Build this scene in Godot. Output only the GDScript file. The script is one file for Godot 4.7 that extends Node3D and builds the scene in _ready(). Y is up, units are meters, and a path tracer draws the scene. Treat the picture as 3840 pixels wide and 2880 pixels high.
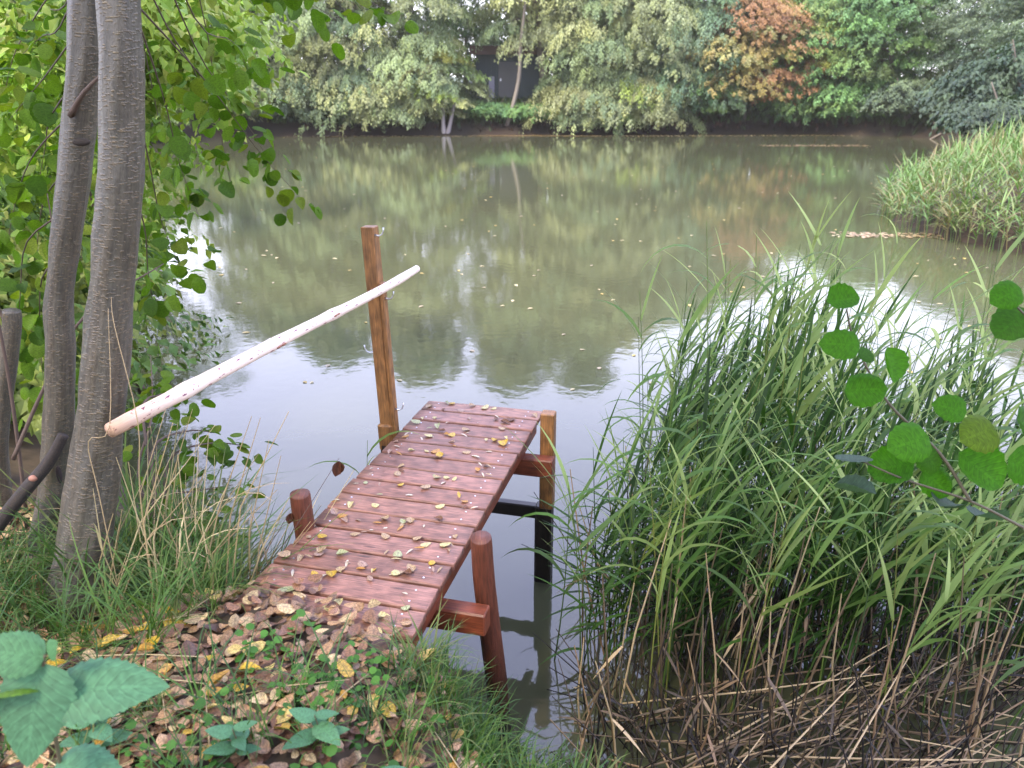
extends Node3D
# A plank jetty with a pole handrail at the edge of a tree-lined pond in early autumn.

var rng := RandomNumberGenerator.new()
var used := {}
var M := {}
var shore: PackedVector2Array
var lumps := FastNoiseLite.new()

# ---------------------------------------------------------------- helpers
func numbered(n: String) -> String:
	used[n] = used.get(n, 0) + 1
	return n if used[n] == 1 else "%s_%03d" % [n, used[n] - 1]

func tag(o: Node, label: String, category := "", group := "", kind := "") -> Node:
	o.set_meta("label", label)
	if category: o.set_meta("category", category)
	if group: o.set_meta("group", group)
	if kind: o.set_meta("kind", kind)
	return o

func thing(called: String, label: String, category: String, at := Vector3.ZERO, group := "") -> Node3D:
	var o := Node3D.new()
	o.name = numbered(called)
	add_child(o)
	o.position = at
	tag(o, label, category, group)
	return o

func part(called: String, mesh: Mesh, mat: Material, parent: Node, xf := Transform3D()) -> MeshInstance3D:
	var o := MeshInstance3D.new()
	o.name = numbered(called) if parent == self else called
	o.mesh = mesh
	o.material_override = mat
	o.transform = xf
	parent.add_child(o, true)
	return o

func many(called: String, mesh: Mesh, mat: Material, parent: Node, xfs: Array, cols: Array) -> MultiMeshInstance3D:
	var mm := MultiMesh.new()
	mm.transform_format = MultiMesh.TRANSFORM_3D
	mm.use_colors = true
	mm.mesh = mesh
	mm.instance_count = xfs.size()
	for i in xfs.size():
		mm.set_instance_transform(i, xfs[i])
		mm.set_instance_color(i, cols[i])
	var o := MultiMeshInstance3D.new()
	o.name = numbered(called) if parent == self else called
	o.multimesh = mm
	o.material_override = mat
	parent.add_child(o, true)
	return o

func R(a: float, b: float) -> float: return rng.randf_range(a, b)
func V(x: float, y: float, z: float) -> Vector3: return Vector3(x, y, z)
func pick(a: Array): return a[rng.randi() % a.size()]

func mb() -> SurfaceTool:
	var st := SurfaceTool.new()
	st.begin(Mesh.PRIMITIVE_TRIANGLES)
	return st

func done(st: SurfaceTool) -> ArrayMesh:
	st.generate_normals()
	return st.commit()

func tri(st: SurfaceTool, a: Vector3, b: Vector3, c: Vector3, ua := Vector2.ZERO, ub := Vector2.ZERO, uc := Vector2.ZERO, col := Color.WHITE) -> void:
	st.set_color(col); st.set_uv(ua); st.add_vertex(a)
	st.set_color(col); st.set_uv(ub); st.add_vertex(b)
	st.set_color(col); st.set_uv(uc); st.add_vertex(c)

func quad(st: SurfaceTool, a: Vector3, b: Vector3, c: Vector3, d: Vector3, ua := Vector2(0, 0), ub := Vector2(1, 0), uc := Vector2(1, 1), ud := Vector2(0, 1), col := Color.WHITE) -> void:
	tri(st, a, b, c, ua, ub, uc, col)
	tri(st, a, c, d, ua, uc, ud, col)

# a round tapered tube through pts
func tube(st: SurfaceTool, pts: Array, rads: Array, n := 8, col := Color.WHITE, cap := true, wob := 0.0, cols := []) -> void:
	var rings := []
	var along := 0.0
	var lens := []
	var side := Vector3.RIGHT
	for i in pts.size():
		var dir: Vector3 = (pts[mini(i + 1, pts.size() - 1)] - pts[maxi(i - 1, 0)]).normalized()
		if i == 0:
			side = dir.cross(Vector3.FORWARD if absf(dir.z) < 0.9 else Vector3.UP).normalized()
		else:
			side = (side - dir * side.dot(dir)).normalized()
			along += pts[i].distance_to(pts[i - 1])
		lens.append(along)
		var up := dir.cross(side)
		var ring := []
		for k in n:
			var a := TAU * k / n
			var r: float = rads[i] * (1.0 + wob * lumps.get_noise_3d(cos(a) * 30.0 + pts[i].x * 9.0, sin(a) * 30.0, along * 60.0 + pts[i].z * 31.0))
			ring.append(pts[i] + (side * cos(a) + up * sin(a)) * r)
		rings.append(ring)
	for i in pts.size() - 1:
		for k in n:
			var k2 := (k + 1) % n
			var u1 := float(k) / n
			var u2 := float(k + 1) / n
			if cols:
				var ca: Color = cols[i]
				var cb: Color = cols[i + 1]
				for q in [[rings[i][k], u1, lens[i], ca], [rings[i + 1][k], u1, lens[i + 1], cb], [rings[i + 1][k2], u2, lens[i + 1], cb], [rings[i][k], u1, lens[i], ca], [rings[i + 1][k2], u2, lens[i + 1], cb], [rings[i][k2], u2, lens[i], ca]]:
					st.set_color(q[3])
					st.set_uv(Vector2(q[1], q[2]))
					st.add_vertex(q[0])
				continue
			quad(st, rings[i][k], rings[i + 1][k], rings[i + 1][k2], rings[i][k2], Vector2(u1, lens[i]), Vector2(u1, lens[i + 1]), Vector2(u2, lens[i + 1]), Vector2(u2, lens[i]), col)
	if cap:
		for e in [0, pts.size() - 1]:
			var c: Vector3 = pts[e]
			for k in n:
				var p: Vector3 = rings[e][k]
				var q: Vector3 = rings[e][(k + 1) % n]
				if e == 0: tri(st, c, p, q, Vector2(0.5, 0.5), Vector2(0.6, 0.5), Vector2(0.6, 0.6), col)
				else: tri(st, c, q, p, Vector2(0.5, 0.5), Vector2(0.6, 0.5), Vector2(0.6, 0.6), col)

func smooth_path(pts: Array, rads: Array, per := 5) -> Array:
	var op := []
	var orr := []
	for i in pts.size() - 1:
		var p0: Vector3 = pts[maxi(i - 1, 0)]
		var p3: Vector3 = pts[mini(i + 2, pts.size() - 1)]
		for k in per:
			var t := float(k) / per
			op.append(pts[i].cubic_interpolate(pts[i + 1], p0, p3, t))
			orr.append(lerpf(rads[i], rads[i + 1], t))
	op.append(pts[-1])
	orr.append(rads[-1])
	return [op, orr]

# a timber: bevelled box from -half to half, uv along the longest run (its z)
func timber(sx: float, sy: float, sz: float, bev := 0.006) -> ArrayMesh:
	var st := mb()
	st.set_smooth_group(-1)
	var hx := sx / 2
	var hy := sy / 2
	var hz := sz / 2
	var prof := [Vector2(-hx + bev, -hy), Vector2(hx - bev, -hy), Vector2(hx, -hy + bev), Vector2(hx, hy - bev), Vector2(hx - bev, hy), Vector2(-hx + bev, hy), Vector2(-hx, hy - bev), Vector2(-hx, -hy + bev)]
	var per := 0.0
	var e := bev * 0.7
	for i in 8:
		var a: Vector2 = prof[i]
		var b: Vector2 = prof[(i + 1) % 8]
		var l := a.distance_to(b)
		quad(st, V(a.x, a.y, -hz + e), V(b.x, b.y, -hz + e), V(b.x, b.y, hz - e), V(a.x, a.y, hz - e), Vector2(per, 0), Vector2(per + l, 0), Vector2(per + l, sz), Vector2(per, sz))
		var f := 1.0 - e / maxf(hx, hy)
		for s in [-1.0, 1.0]:
			var ai := V(a.x * f, a.y * f, s * hz)
			var bi := V(b.x * f, b.y * f, s * hz)
			var ao := V(a.x, a.y, s * (hz - e))
			var bo := V(b.x, b.y, s * (hz - e))
			if s > 0:
				quad(st, ao, bo, bi, ai, a, b, b, a)
				tri(st, V(0, 0, s * hz), ai, bi, Vector2(0, 0), a, b)
			else:
				quad(st, bo, ao, ai, bi, b, a, a, b)
				tri(st, V(0, 0, s * hz), bi, ai, Vector2(0, 0), b, a)
		per += l
	return done(st)

# a deck plank: x across the jetty (its length), z along the jetty (its width); rounded long edges
func plank_mesh(length: float, width: float, thick: float, seed_: int) -> ArrayMesh:
	var st := mb()
	var r := RandomNumberGenerator.new()
	r.seed = seed_
	var prof := []
	var rad := 0.007
	for k in 5:
		var a := PI / 2 * k / 4.0
		prof.append(Vector2(width / 2 - rad + sin(a) * rad, thick / 2 - rad + cos(a) * rad))
	prof.append(Vector2(width / 2, -thick / 2))
	prof.append(Vector2(-width / 2, -thick / 2))
	for k in 5:
		var a := PI / 2 * k / 4.0
		prof.append(Vector2(-width / 2 + 0.005 - cos(a) * 0.005, thick / 2 - 0.005 + sin(a) * 0.005))
	var n := 9
	var off := r.randf() * 7.0
	var bow := r.randf_range(-0.0025, 0.0025)
	for i in n:
		var x1 := -length / 2 + length * i / n
		var x2 := -length / 2 + length * (i + 1) / n
		var b1 := bow * sin(PI * i / n)
		var b2 := bow * sin(PI * (i + 1) / n)
		var per := off
		for k in prof.size():
			var p: Vector2 = prof[k]
			var q: Vector2 = prof[(k + 1) % prof.size()]
			var l := p.distance_to(q)
			quad(st, V(x1, p.y + b1, p.x), V(x1, q.y + b1, q.x), V(x2, q.y + b2, q.x), V(x2, p.y + b2, p.x), Vector2(per, x1 + off), Vector2(per + l, x1 + off), Vector2(per + l, x2 + off), Vector2(per, x2 + off))
			per += l
	for s in [-1.0, 1.0]:
		for k in prof.size():
			var p: Vector2 = prof[k]
			var q: Vector2 = prof[(k + 1) % prof.size()]
			var a := V(s * length / 2, p.y, p.x)
			var b := V(s * length / 2, q.y, q.x)
			if s < 0: tri(st, V(s * length / 2, 0, 0), b, a, Vector2(0, 0), q, p)
			else: tri(st, V(s * length / 2, 0, 0), a, b, Vector2(0, 0), p, q)
	return done(st)

# a leaf lying along +x from its stalk, face up +y
func leaf_mesh(len_: float, wid: float, shape: int, seg: int, fold: float, curl: float, teeth := 0.0, roll := 0.0, stalk := 0.0) -> ArrayMesh:
	var st := mb()
	var L := []
	var Cn := []
	var Rr := []
	for i in seg + 1:
		var t := float(i) / seg
		var w := 0.0
		if shape == 0: w = sin(PI * pow(t, 0.8)) * wid * 0.5                 # willow / lance
		elif shape == 1: w = sqrt(maxf(0.0, sin(PI * pow(t, 0.82)))) * wid * 0.5     # round alder
		else: w = pow(maxf(0.0, sin(PI * pow(t, 0.62))), 0.8) * wid * 0.5       # heart / ovate
		if teeth > 0.0: w *= 1.0 + teeth * (0.5 if i % 2 == 0 else -0.5)
		var x := len_ * t
		var y := -curl * len_ * t * t
		var yy := fold * w
		var ro := roll * w * w / maxf(wid, 0.001) * 4.0
		Cn.append(V(x, y, 0))
		L.append([V(x, y + yy * 0.5 + ro * 0.3, -w * 0.5), V(x, y + yy - ro, -w)])
		Rr.append([V(x, y + yy * 0.5 + ro * 0.3, w * 0.5), V(x, y + yy - ro, w)])
	for i in seg:
		var v1 := float(i) / seg
		var v2 := float(i + 1) / seg
		quad(st, Cn[i], L[i][0], L[i + 1][0], Cn[i + 1], Vector2(.5, v1), Vector2(.25, v1), Vector2(.25, v2), Vector2(.5, v2))
		quad(st, Rr[i][0], Cn[i], Cn[i + 1], Rr[i + 1][0], Vector2(.75, v1), Vector2(.5, v1), Vector2(.5, v2), Vector2(.75, v2))
		if seg > 3:
			quad(st, L[i][0], L[i][1], L[i + 1][1], L[i + 1][0], Vector2(.25, v1), Vector2(0, v1), Vector2(0, v2), Vector2(.25, v2))
			quad(st, Rr[i][1], Rr[i][0], Rr[i + 1][0], Rr[i + 1][1], Vector2(1, v1), Vector2(.75, v1), Vector2(.75, v2), Vector2(1, v2))
		else:
			quad(st, L[i][0], L[i][1] , L[i + 1][1], L[i + 1][0], Vector2(.25, v1), Vector2(0, v1), Vector2(0, v2), Vector2(.25, v2))
			quad(st, Rr[i][1], Rr[i][0], Rr[i + 1][0], Rr[i + 1][1], Vector2(1, v1), Vector2(.75, v1), Vector2(.75, v2), Vector2(1, v2))
	if stalk > 0.0:
		tube(st, [V(-stalk, stalk * 0.15, 0), V(-stalk * 0.4, 0.0, 0), V(len_ * 0.05, 0, 0)], [0.0012, 0.001, 0.0008], 3, Color(0.8, 0.75, 0.5), false)
	return done(st)

# a twig with small flat leaves, for crowns: grows along +x
func spray_mesh(seed_: int, n: int, llen: float, lwid: float, span: float, droop: float) -> ArrayMesh:
	var r := RandomNumberGenerator.new()
	r.seed = seed_
	var st := mb()
	st.set_smooth_group(-1)
	for i in n:
		var t := (i + r.randf()) / n
		var base := V(span * t, -droop * t * t * span, 0) + V(r.randf_range(-1, 1), r.randf_range(-1, 1), r.randf_range(-1, 1)) * span * 0.16
		var ang := r.randf_range(-1.3, 1.3)
		var d := V(cos(ang), r.randf_range(-0.9, 0.25) - droop * 0.5, sin(ang)).normalized()
		var s := d.cross(V(r.randf_range(-0.6, 0.6), 1, r.randf_range(-0.6, 0.6))).normalized()
		var nn := s.cross(d)
		var ll := llen * r.randf_range(0.7, 1.25)
		var ww := lwid * r.randf_range(0.75, 1.2) * 0.5
		var c := r.randf_range(0.75, 1.2)
		var col := Color(c, c, c)
		var a := base
		var m := base + d * ll * 0.45
		var e := base + d * ll - nn * ll * 0.12
		var lf := m + s * ww + nn * ww * 0.3
		var rt := m - s * ww + nn * ww * 0.3
		tri(st, a, lf, m, Vector2(.5, 0), Vector2(0, .45), Vector2(.5, .45), col)
		tri(st, a, m, rt, Vector2(.5, 0), Vector2(.5, .45), Vector2(1, .45), col)
		tri(st, lf, e, m, Vector2(0, .45), Vector2(.5, 1), Vector2(.5, .45), col)
		tri(st, m, e, rt, Vector2(.5, .45), Vector2(.5, 1), Vector2(1, .45), col)
	return done(st)

# a blade of grass or reed: a tapering strip that arches over
func blade(st: SurfaceTool, from: Vector3, dir: Vector3, len_: float, wid: float, arch: float, seg: int, col := Color.WHITE, sidev := Vector3.ZERO) -> void:
	var side := sidev if sidev != Vector3.ZERO else dir.cross(Vector3.UP).normalized()
	if side.length() < 0.1: side = Vector3.RIGHT
	var p := from
	var d := dir.normalized()
	var prev := []
	for i in seg + 1:
		var t := float(i) / seg
		var w := wid * 0.5 * (1.0 - pow(t, 2.2)) * (0.55 + 0.45 * minf(1.0, t * 4.0))
		var cur := [p - side * w, p + side * w]
		if i > 0:
			var t0 := float(i - 1) / seg
			quad(st, prev[0], cur[0], cur[1], prev[1], Vector2(0, t0), Vector2(0, t), Vector2(1, t), Vector2(1, t0), col)
		prev = cur
		p += d * len_ / seg
		d = (d + Vector3.DOWN * arch / seg).normalized()

func mat(color: Color, rough: float, spec := 0.5) -> StandardMaterial3D:
	var m := StandardMaterial3D.new()
	m.albedo_color = color.linear_to_srgb()
	m.roughness = rough
	m.metallic_specular = spec
	return m

func leafy(rough: float, glow: float, tex: Texture2D = null) -> StandardMaterial3D:
	var m := mat(Color.WHITE, rough)
	m.vertex_color_use_as_albedo = true
	m.albedo_texture = tex
	if glow > 0.0:
		m.backlight_enabled = true
		m.backlight = Color(glow * 0.85, glow, glow * 0.35).linear_to_srgb()
	return m

# ---------------------------------------------------------------- textures
func tex_of(w: int, h: int, f: Callable) -> ImageTexture:
	var im := Image.create(w, h, false, Image.FORMAT_RGB8)
	for y in h:
		for x in w:
			im.set_pixel(x, y, f.call(x, y))
	return ImageTexture.create_from_image(im)

func noise_tex(size: int, freq: float, oct: int, ramp: Array, seed_: int, normal := false, strength := 4.0) -> NoiseTexture2D:
	var n := FastNoiseLite.new()
	n.seed = seed_
	n.noise_type = FastNoiseLite.TYPE_SIMPLEX_SMOOTH
	n.frequency = freq
	n.fractal_octaves = oct
	var t := NoiseTexture2D.new()
	t.width = size
	t.height = size
	t.seamless = true
	t.noise = n
	if normal:
		t.as_normal_map = true
		t.bump_strength = strength
	elif ramp:
		var g := Gradient.new()
		g.offsets = PackedFloat32Array(range(ramp.size()).map(func(i): return float(i) / (ramp.size() - 1)))
		g.colors = PackedColorArray(ramp.map(func(c): return c.linear_to_srgb()))
		t.color_ramp = g
	return t

func make_materials() -> void:
	var n1 := FastNoiseLite.new()
	n1.seed = 5
	n1.frequency = 1.0
	n1.fractal_octaves = 3
	var n2 := FastNoiseLite.new()
	n2.seed = 9
	n2.frequency = 1.0
	# leaf: pale midrib and side veins on a mottled blade
	M.leaf_tex = tex_of(64, 128, func(x, y):
		var u: float = absf(x / 63.0 - 0.5) * 2.0
		var v: float = y / 127.0
		var c: float = 0.82 + 0.13 * n1.get_noise_2d(x * 0.07, y * 0.07)
		var ph: float = fposmod(v * 9.0 - u * 2.2, 1.0)
		if ph < 0.13 and u > 0.03: c += 0.09
		elif ph < 0.3: c -= 0.08
		if n2.get_noise_2d(x * 0.13 + 9.0, y * 0.13) > 0.62: c *= 0.72
		if u < 0.05: c += 0.08
		return Color(c, c, c * 0.97).clamp())
	# dry leaf: blotched, darker veins
	M.dry_tex = tex_of(64, 128, func(x, y):
		var u: float = absf(x / 63.0 - 0.5) * 2.0
		var v: float = y / 127.0
		var c: float = 0.78 + 0.28 * n1.get_noise_2d(x * 0.05 + 40.0, y * 0.05)
		if fposmod(v * 8.0 - u * 2.0, 1.0) < 0.12 or u < 0.05: c -= 0.07
		if n2.get_noise_2d(x * 0.11, y * 0.11) > 0.55: c *= 0.75
		return Color(c, c * 0.97, c * 0.92).clamp())
	# sawn wood: u across the grain (0.25 m per tile), v along it (1 m per tile)
	var wood := func(x, y):
		var g: float = n1.get_noise_2d(x * 0.16, y * 0.012) * 0.5 + n2.get_noise_2d(x * 0.55, y * 0.03) * 0.35 + n1.get_noise_2d(x * 0.02 + 70.0, y * 0.02) * 0.4
		var c: float = 0.70 + 0.42 * g
		for k in [[40, 130], [190, 330], [110, 460]]:
			var d: float = Vector2((x - k[0]) * 1.6, (y - k[1]) * 0.7).length()
			if d < 9.0: c *= 0.55 + 0.03 * d
		return Color(c, c * 0.98, c * 0.96).clamp()
	M.wood_tex = tex_of(256, 512, wood)
	# alder bark: grey with bands of short pale lenticels
	var r := RandomNumberGenerator.new()
	r.seed = 3
	var bark := Image.create(512, 1024, false, Image.FORMAT_RGB8)
	var bh := Image.create(512, 1024, false, Image.FORMAT_RGB8)
	for y in 1024:
		for x in 512:
			var a: float = TAU * x / 512.0
			var c: float = 0.66 + 0.16 * n1.get_noise_3d(cos(a) * 5.0, sin(a) * 5.0, y * 0.006) + 0.14 * n2.get_noise_3d(cos(a) * 40.0, sin(a) * 40.0, y * 0.12) + 0.1 * n1.get_noise_3d(cos(a) * 2.0, sin(a) * 2.0, y * 0.06)
			var w: float = n1.get_noise_3d(cos(a) * 1.5, sin(a) * 1.5, 30.0 + y * 0.003)
			bark.set_pixel(x, y, Color(c * (1.0 + w * 0.05), c, c * (0.96 - w * 0.06)).clamp())
			bh.set_pixel(x, y, Color(0.5 + 0.3 * n2.get_noise_3d(cos(a) * 30.0, sin(a) * 30.0, y * 0.1), 0, 0).clamp())
	for i in 3400:
		var x0 := r.randi() % 512
		var y0 := r.randi() % 1024
		var l := r.randi_range(4, 24)
		var br := r.randf_range(0.72, 1.0)
		for k in l:
			for dy in (2 if r.randf() < 0.5 else 1):
				var yy := (y0 + dy + (1 if k > l / 2 and l > 14 else 0)) % 1024
				bark.set_pixel((x0 + k) % 512, yy, Color(br, br * 0.93, br * 0.78))
				bh.set_pixel((x0 + k) % 512, yy, Color(0.95, 0, 0))
	M.bark_tex = ImageTexture.create_from_image(bark)
	M.bark_h = ImageTexture.create_from_image(bh)

	M.bark = mat(Color(0.18, 0.157, 0.122), 0.42, 0.6)
	M.bark.albedo_texture = M.bark_tex
	M.bark.uv1_scale = V(1.0, 0.62, 1)
	M.bark.heightmap_enabled = true
	M.bark.heightmap_texture = M.bark_h
	M.bark.heightmap_scale = 0.22
	M.far_bark = mat(Color(0.10, 0.085, 0.07), 0.9)
	M.pale_bark = mat(Color(0.5, 0.46, 0.42), 0.8)
	M.grey_bark = mat(Color(0.15, 0.13, 0.11), 0.8)
	M.far_stem = mat(Color(0.27, 0.24, 0.23), 0.8)
	M.dark_bark = mat(Color(0.07, 0.055, 0.05), 0.85)
	M.dark_bark.albedo_texture = M.bark_tex
	M.twig = mat(Color(0.09, 0.06, 0.045), 0.7)
	M.green_stem = mat(Color(0.09, 0.075, 0.04), 0.6)

	var wet := func(c: Color, rough: float, hs: float) -> StandardMaterial3D:
		var m := mat(c, rough)
		m.albedo_texture = M.wood_tex
		m.uv1_scale = V(4, 1, 1)
		m.heightmap_enabled = true
		m.heightmap_texture = M.wood_tex
		m.heightmap_scale = hs
		return m
	M.planks = []
	for c in [Color(0.45, 0.245, 0.185), Color(0.39, 0.205, 0.155), Color(0.50, 0.285, 0.215), Color(0.35, 0.185, 0.14), Color(0.46, 0.25, 0.20)]:
		M.planks.append(wet.call(c * Color(1.1, 1.0, .93), 0.5, 0.15))
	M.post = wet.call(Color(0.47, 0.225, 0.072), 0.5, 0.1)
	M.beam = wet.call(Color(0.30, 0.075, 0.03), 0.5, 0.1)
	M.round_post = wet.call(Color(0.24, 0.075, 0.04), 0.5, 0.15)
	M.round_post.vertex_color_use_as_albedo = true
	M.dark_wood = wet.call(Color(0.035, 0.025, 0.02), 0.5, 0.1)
	M.pole = wet.call(Color(0.9, 0.76, 0.66), 0.55, 0.05)
	M.pole.albedo_color = Color.WHITE
	M.pole.heightmap_enabled = false
	M.pole.vertex_color_use_as_albedo = true
	M.pole_tex = tex_of(128, 256, func(x, y):
		var c: float = 0.95 + 0.06 * n1.get_noise_2d(x * 0.25, y * 0.02)
		var f: float = n1.get_noise_2d(x * 0.06 + 11.0, y * 0.035)
		if f > 0.5: return Color(0.78 - (f - .36), 0.6 - (f - .36), 0.44)
		return Color(c, c * .985, c * .96).clamp())
	M.steel = mat(Color(0.65, 0.66, 0.7), 0.3)
	M.steel.metallic = 1.0
	M.pole.albedo_texture = M.pole_tex
	M.pole.uv1_scale = V(1, 3.1, 1)
	M.knot = mat(Color(0.32, 0.15, 0.1), 0.6)
	M.hole = mat(Color(0.02, 0.012, 0.01), 0.9)

	M.leaf = leafy(0.6, 0.9, M.leaf_tex)
	M.leaf.metallic_specular = 0.32
	M.matt_leaf = leafy(0.65, 0.45, M.leaf_tex)
	M.dry = leafy(0.5, 0.25, M.dry_tex)
	M.far_leaf = leafy(0.55, 0.5)
	M.far_leaf.metallic_specular = 0.3
	M.grass = leafy(0.6, 0.6)
	M.grass.metallic_specular = 0.38
	M.straw = leafy(0.55, 0.2)

	M.soil = mat(Color.WHITE, 0.85, 0.4)
	M.soil.vertex_color_use_as_albedo = true
	M.soil.albedo_texture = noise_tex(512, 0.02, 5, [Color(.35, .33, .3), Color(.7, .68, .64), Color(1, .95, .9)], 4)
	M.soil.uv1_triplanar = true
	M.soil.uv1_world_triplanar = true
	M.soil.uv1_scale = V(1.3, 1.3, 1.3)

	M.water = mat(Color(0.062, 0.066, 0.035), 0.04, 0.5)
	M.water.normal_enabled = true
	M.water.normal_texture = noise_tex(1024, 0.012, 4, [], 21, true, 6.0)
	M.water.normal_scale = 0.035
	M.water.uv1_scale = V(1, 1, 1)

# ---------------------------------------------------------------- terrain
func shore_dist(p: Vector2) -> float:            # metres inland (positive) or out on the water (negative)
	var best := 1e9
	var n := shore.size()
	var inside := false
	for i in n:
		var a := shore[i]
		var b := shore[(i + 1) % n]
		var ab := b - a
		var t := clampf((p - a).dot(ab) / ab.length_squared(), 0.0, 1.0)
		best = minf(best, p.distance_squared_to(a + ab * t))
		if (a.y > p.y) != (b.y > p.y) and p.x < (b.x - a.x) * (p.y - a.y) / (b.y - a.y) + a.x:
			inside = not inside
	return sqrt(best) * (-1.0 if inside else 1.0)

func ground_h(x: float, z: float) -> float:
	var d := shore_dist(Vector2(x, z))
	var far := clampf((Vector2(x, z).length() - 6.0) / 25.0, 0.0, 1.0)
	if d < 0.0: return -0.9 * (1.0 - exp(d / 0.7)) - 0.03
	var near_h := 0.80 * (1.0 - exp(-d / (lerpf(0.13, 0.34, clampf((x + 0.24) / 0.22, 0, 1)) if x > -0.75 else lerpf(0.32, 0.13, clampf((x + 1.15) / 0.4, 0, 1))))) + 0.012 * d + 0.03 * lumps.get_noise_2d(x * 40.0, z * 40.0) * minf(d * 3.0, 1.0)
	if z > -2.6 and x > -2.6 and x < 0.9:
		var s := deck_st(x, z)
		near_h += 0.125 * smoothstep(1.45, 1.74, s.x) * (1.0 - smoothstep(0.55, 0.8, s.y)) * smoothstep(-0.6, -0.2, s.y) * smoothstep(0.02, 0.35, d)
		if s.x < 1.85 and s.y > -0.03 and s.y < 0.63: near_h = minf(near_h, 0.845)
	var far_h := 0.55 * (1.0 - exp(-d / 0.35)) + minf(d * 0.30, 2.2) + minf(d * 0.02, 2.0)
	return lerpf(near_h, far_h, far) - 0.03

func build_ground() -> void:
	var pts := []
	for v in [[0.95, 1.5], [0.92, 0.2], [0.85, -0.9], [0.66, -1.5], [0.40, -1.88], [0.18, -2.02], [-0.06, -2.16], [-0.22, -2.32], [-0.45, -2.46], [-0.86, -2.62], [-1.12, -2.95], [-1.45, -3.35], [-1.85, -3.9], [-2.5, -4.6], [-3.4, -5.5], [-5, -7.5], [-8, -12], [-13, -20], [-17.5, -29], [-18.5, -38], [-16.5, -46], [-8, -48], [0, -48.6], [8, -49.6], [17, -50.6], [22.5, -45], [21, -38], [15, -28], [10, -20], [7.4, -15.8], [7.4, -13.6], [8.0, -12], [8.6, -10], [8, -6], [6, -2.5], [4, 0.5], [2.5, 2.5]]:
		pts.append(Vector2(v[0], v[1]))
	shore = PackedVector2Array(pts)
	var st := mb()
	var na := 300
	var rings := [0.0]
	var r := 0.45
	while r < 170.0:
		rings.append(r)
		r += clampf(r * 0.035, 0.045, 6.0) if r < 5.0 or r > 12.0 else 0.4
	var hs := []
	var cs := []
	for i in rings.size():
		var row := PackedVector3Array()
		var crow := PackedColorArray()
		for k in na:
			var a := TAU * k / na
			var x: float = rings[i] * sin(a)
			var z: float = -rings[i] * cos(a)
			var h := ground_h(x, z)
			row.append(V(x, h, z))
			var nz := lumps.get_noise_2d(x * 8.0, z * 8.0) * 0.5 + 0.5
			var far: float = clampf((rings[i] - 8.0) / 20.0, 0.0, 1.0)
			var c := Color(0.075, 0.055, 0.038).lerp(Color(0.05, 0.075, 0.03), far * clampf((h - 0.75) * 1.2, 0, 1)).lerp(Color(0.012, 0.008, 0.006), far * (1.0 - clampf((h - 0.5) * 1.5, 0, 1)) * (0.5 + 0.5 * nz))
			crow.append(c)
		hs.append(row)
		cs.append(crow)
	for i in rings.size() - 1:
		for k in na:
			var k2 := (k + 1) % na
			for q in [[i, k], [i + 1, k], [i + 1, k2], [i, k], [i + 1, k2], [i, k2]]:
				if i == 0 and q[0] == 0 and q == [i, k2]: continue
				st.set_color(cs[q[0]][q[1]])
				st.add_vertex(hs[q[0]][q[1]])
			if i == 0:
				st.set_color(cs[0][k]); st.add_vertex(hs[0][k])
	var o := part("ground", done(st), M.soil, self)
	tag(o, "dark soil bank around the pond rising gently inland", "", "", "structure")
	var w := mb()
	var s := 60.0
	w.set_normal(Vector3.UP)
	for q in [[-1, -1], [1, -1], [1, 1], [-1, -1], [1, 1], [-1, 1]]:
		w.set_normal(Vector3.UP)
		w.set_uv(Vector2(q[0] * s, q[1] * s) / 2.6)
		w.add_vertex(V(q[0] * s, 0, q[1] * s - 20.0))
	w.index()
	w.generate_tangents()
	var wo := part("pond_water", w.commit(), M.water, self)
	tag(wo, "murky green pond water mirroring the trees and the pale sky", "", "", "structure")

# ---------------------------------------------------------------- trees
func trunk_mesh(pts: Array, rads: Array, n := 10, wob := 0.15, per := 6) -> ArrayMesh:
	var s := smooth_path(pts, rads, per)
	var st := mb()
	tube(st, s[0], s[1], n, Color.WHITE, true, wob)
	return done(st)

var sprays := {}

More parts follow.
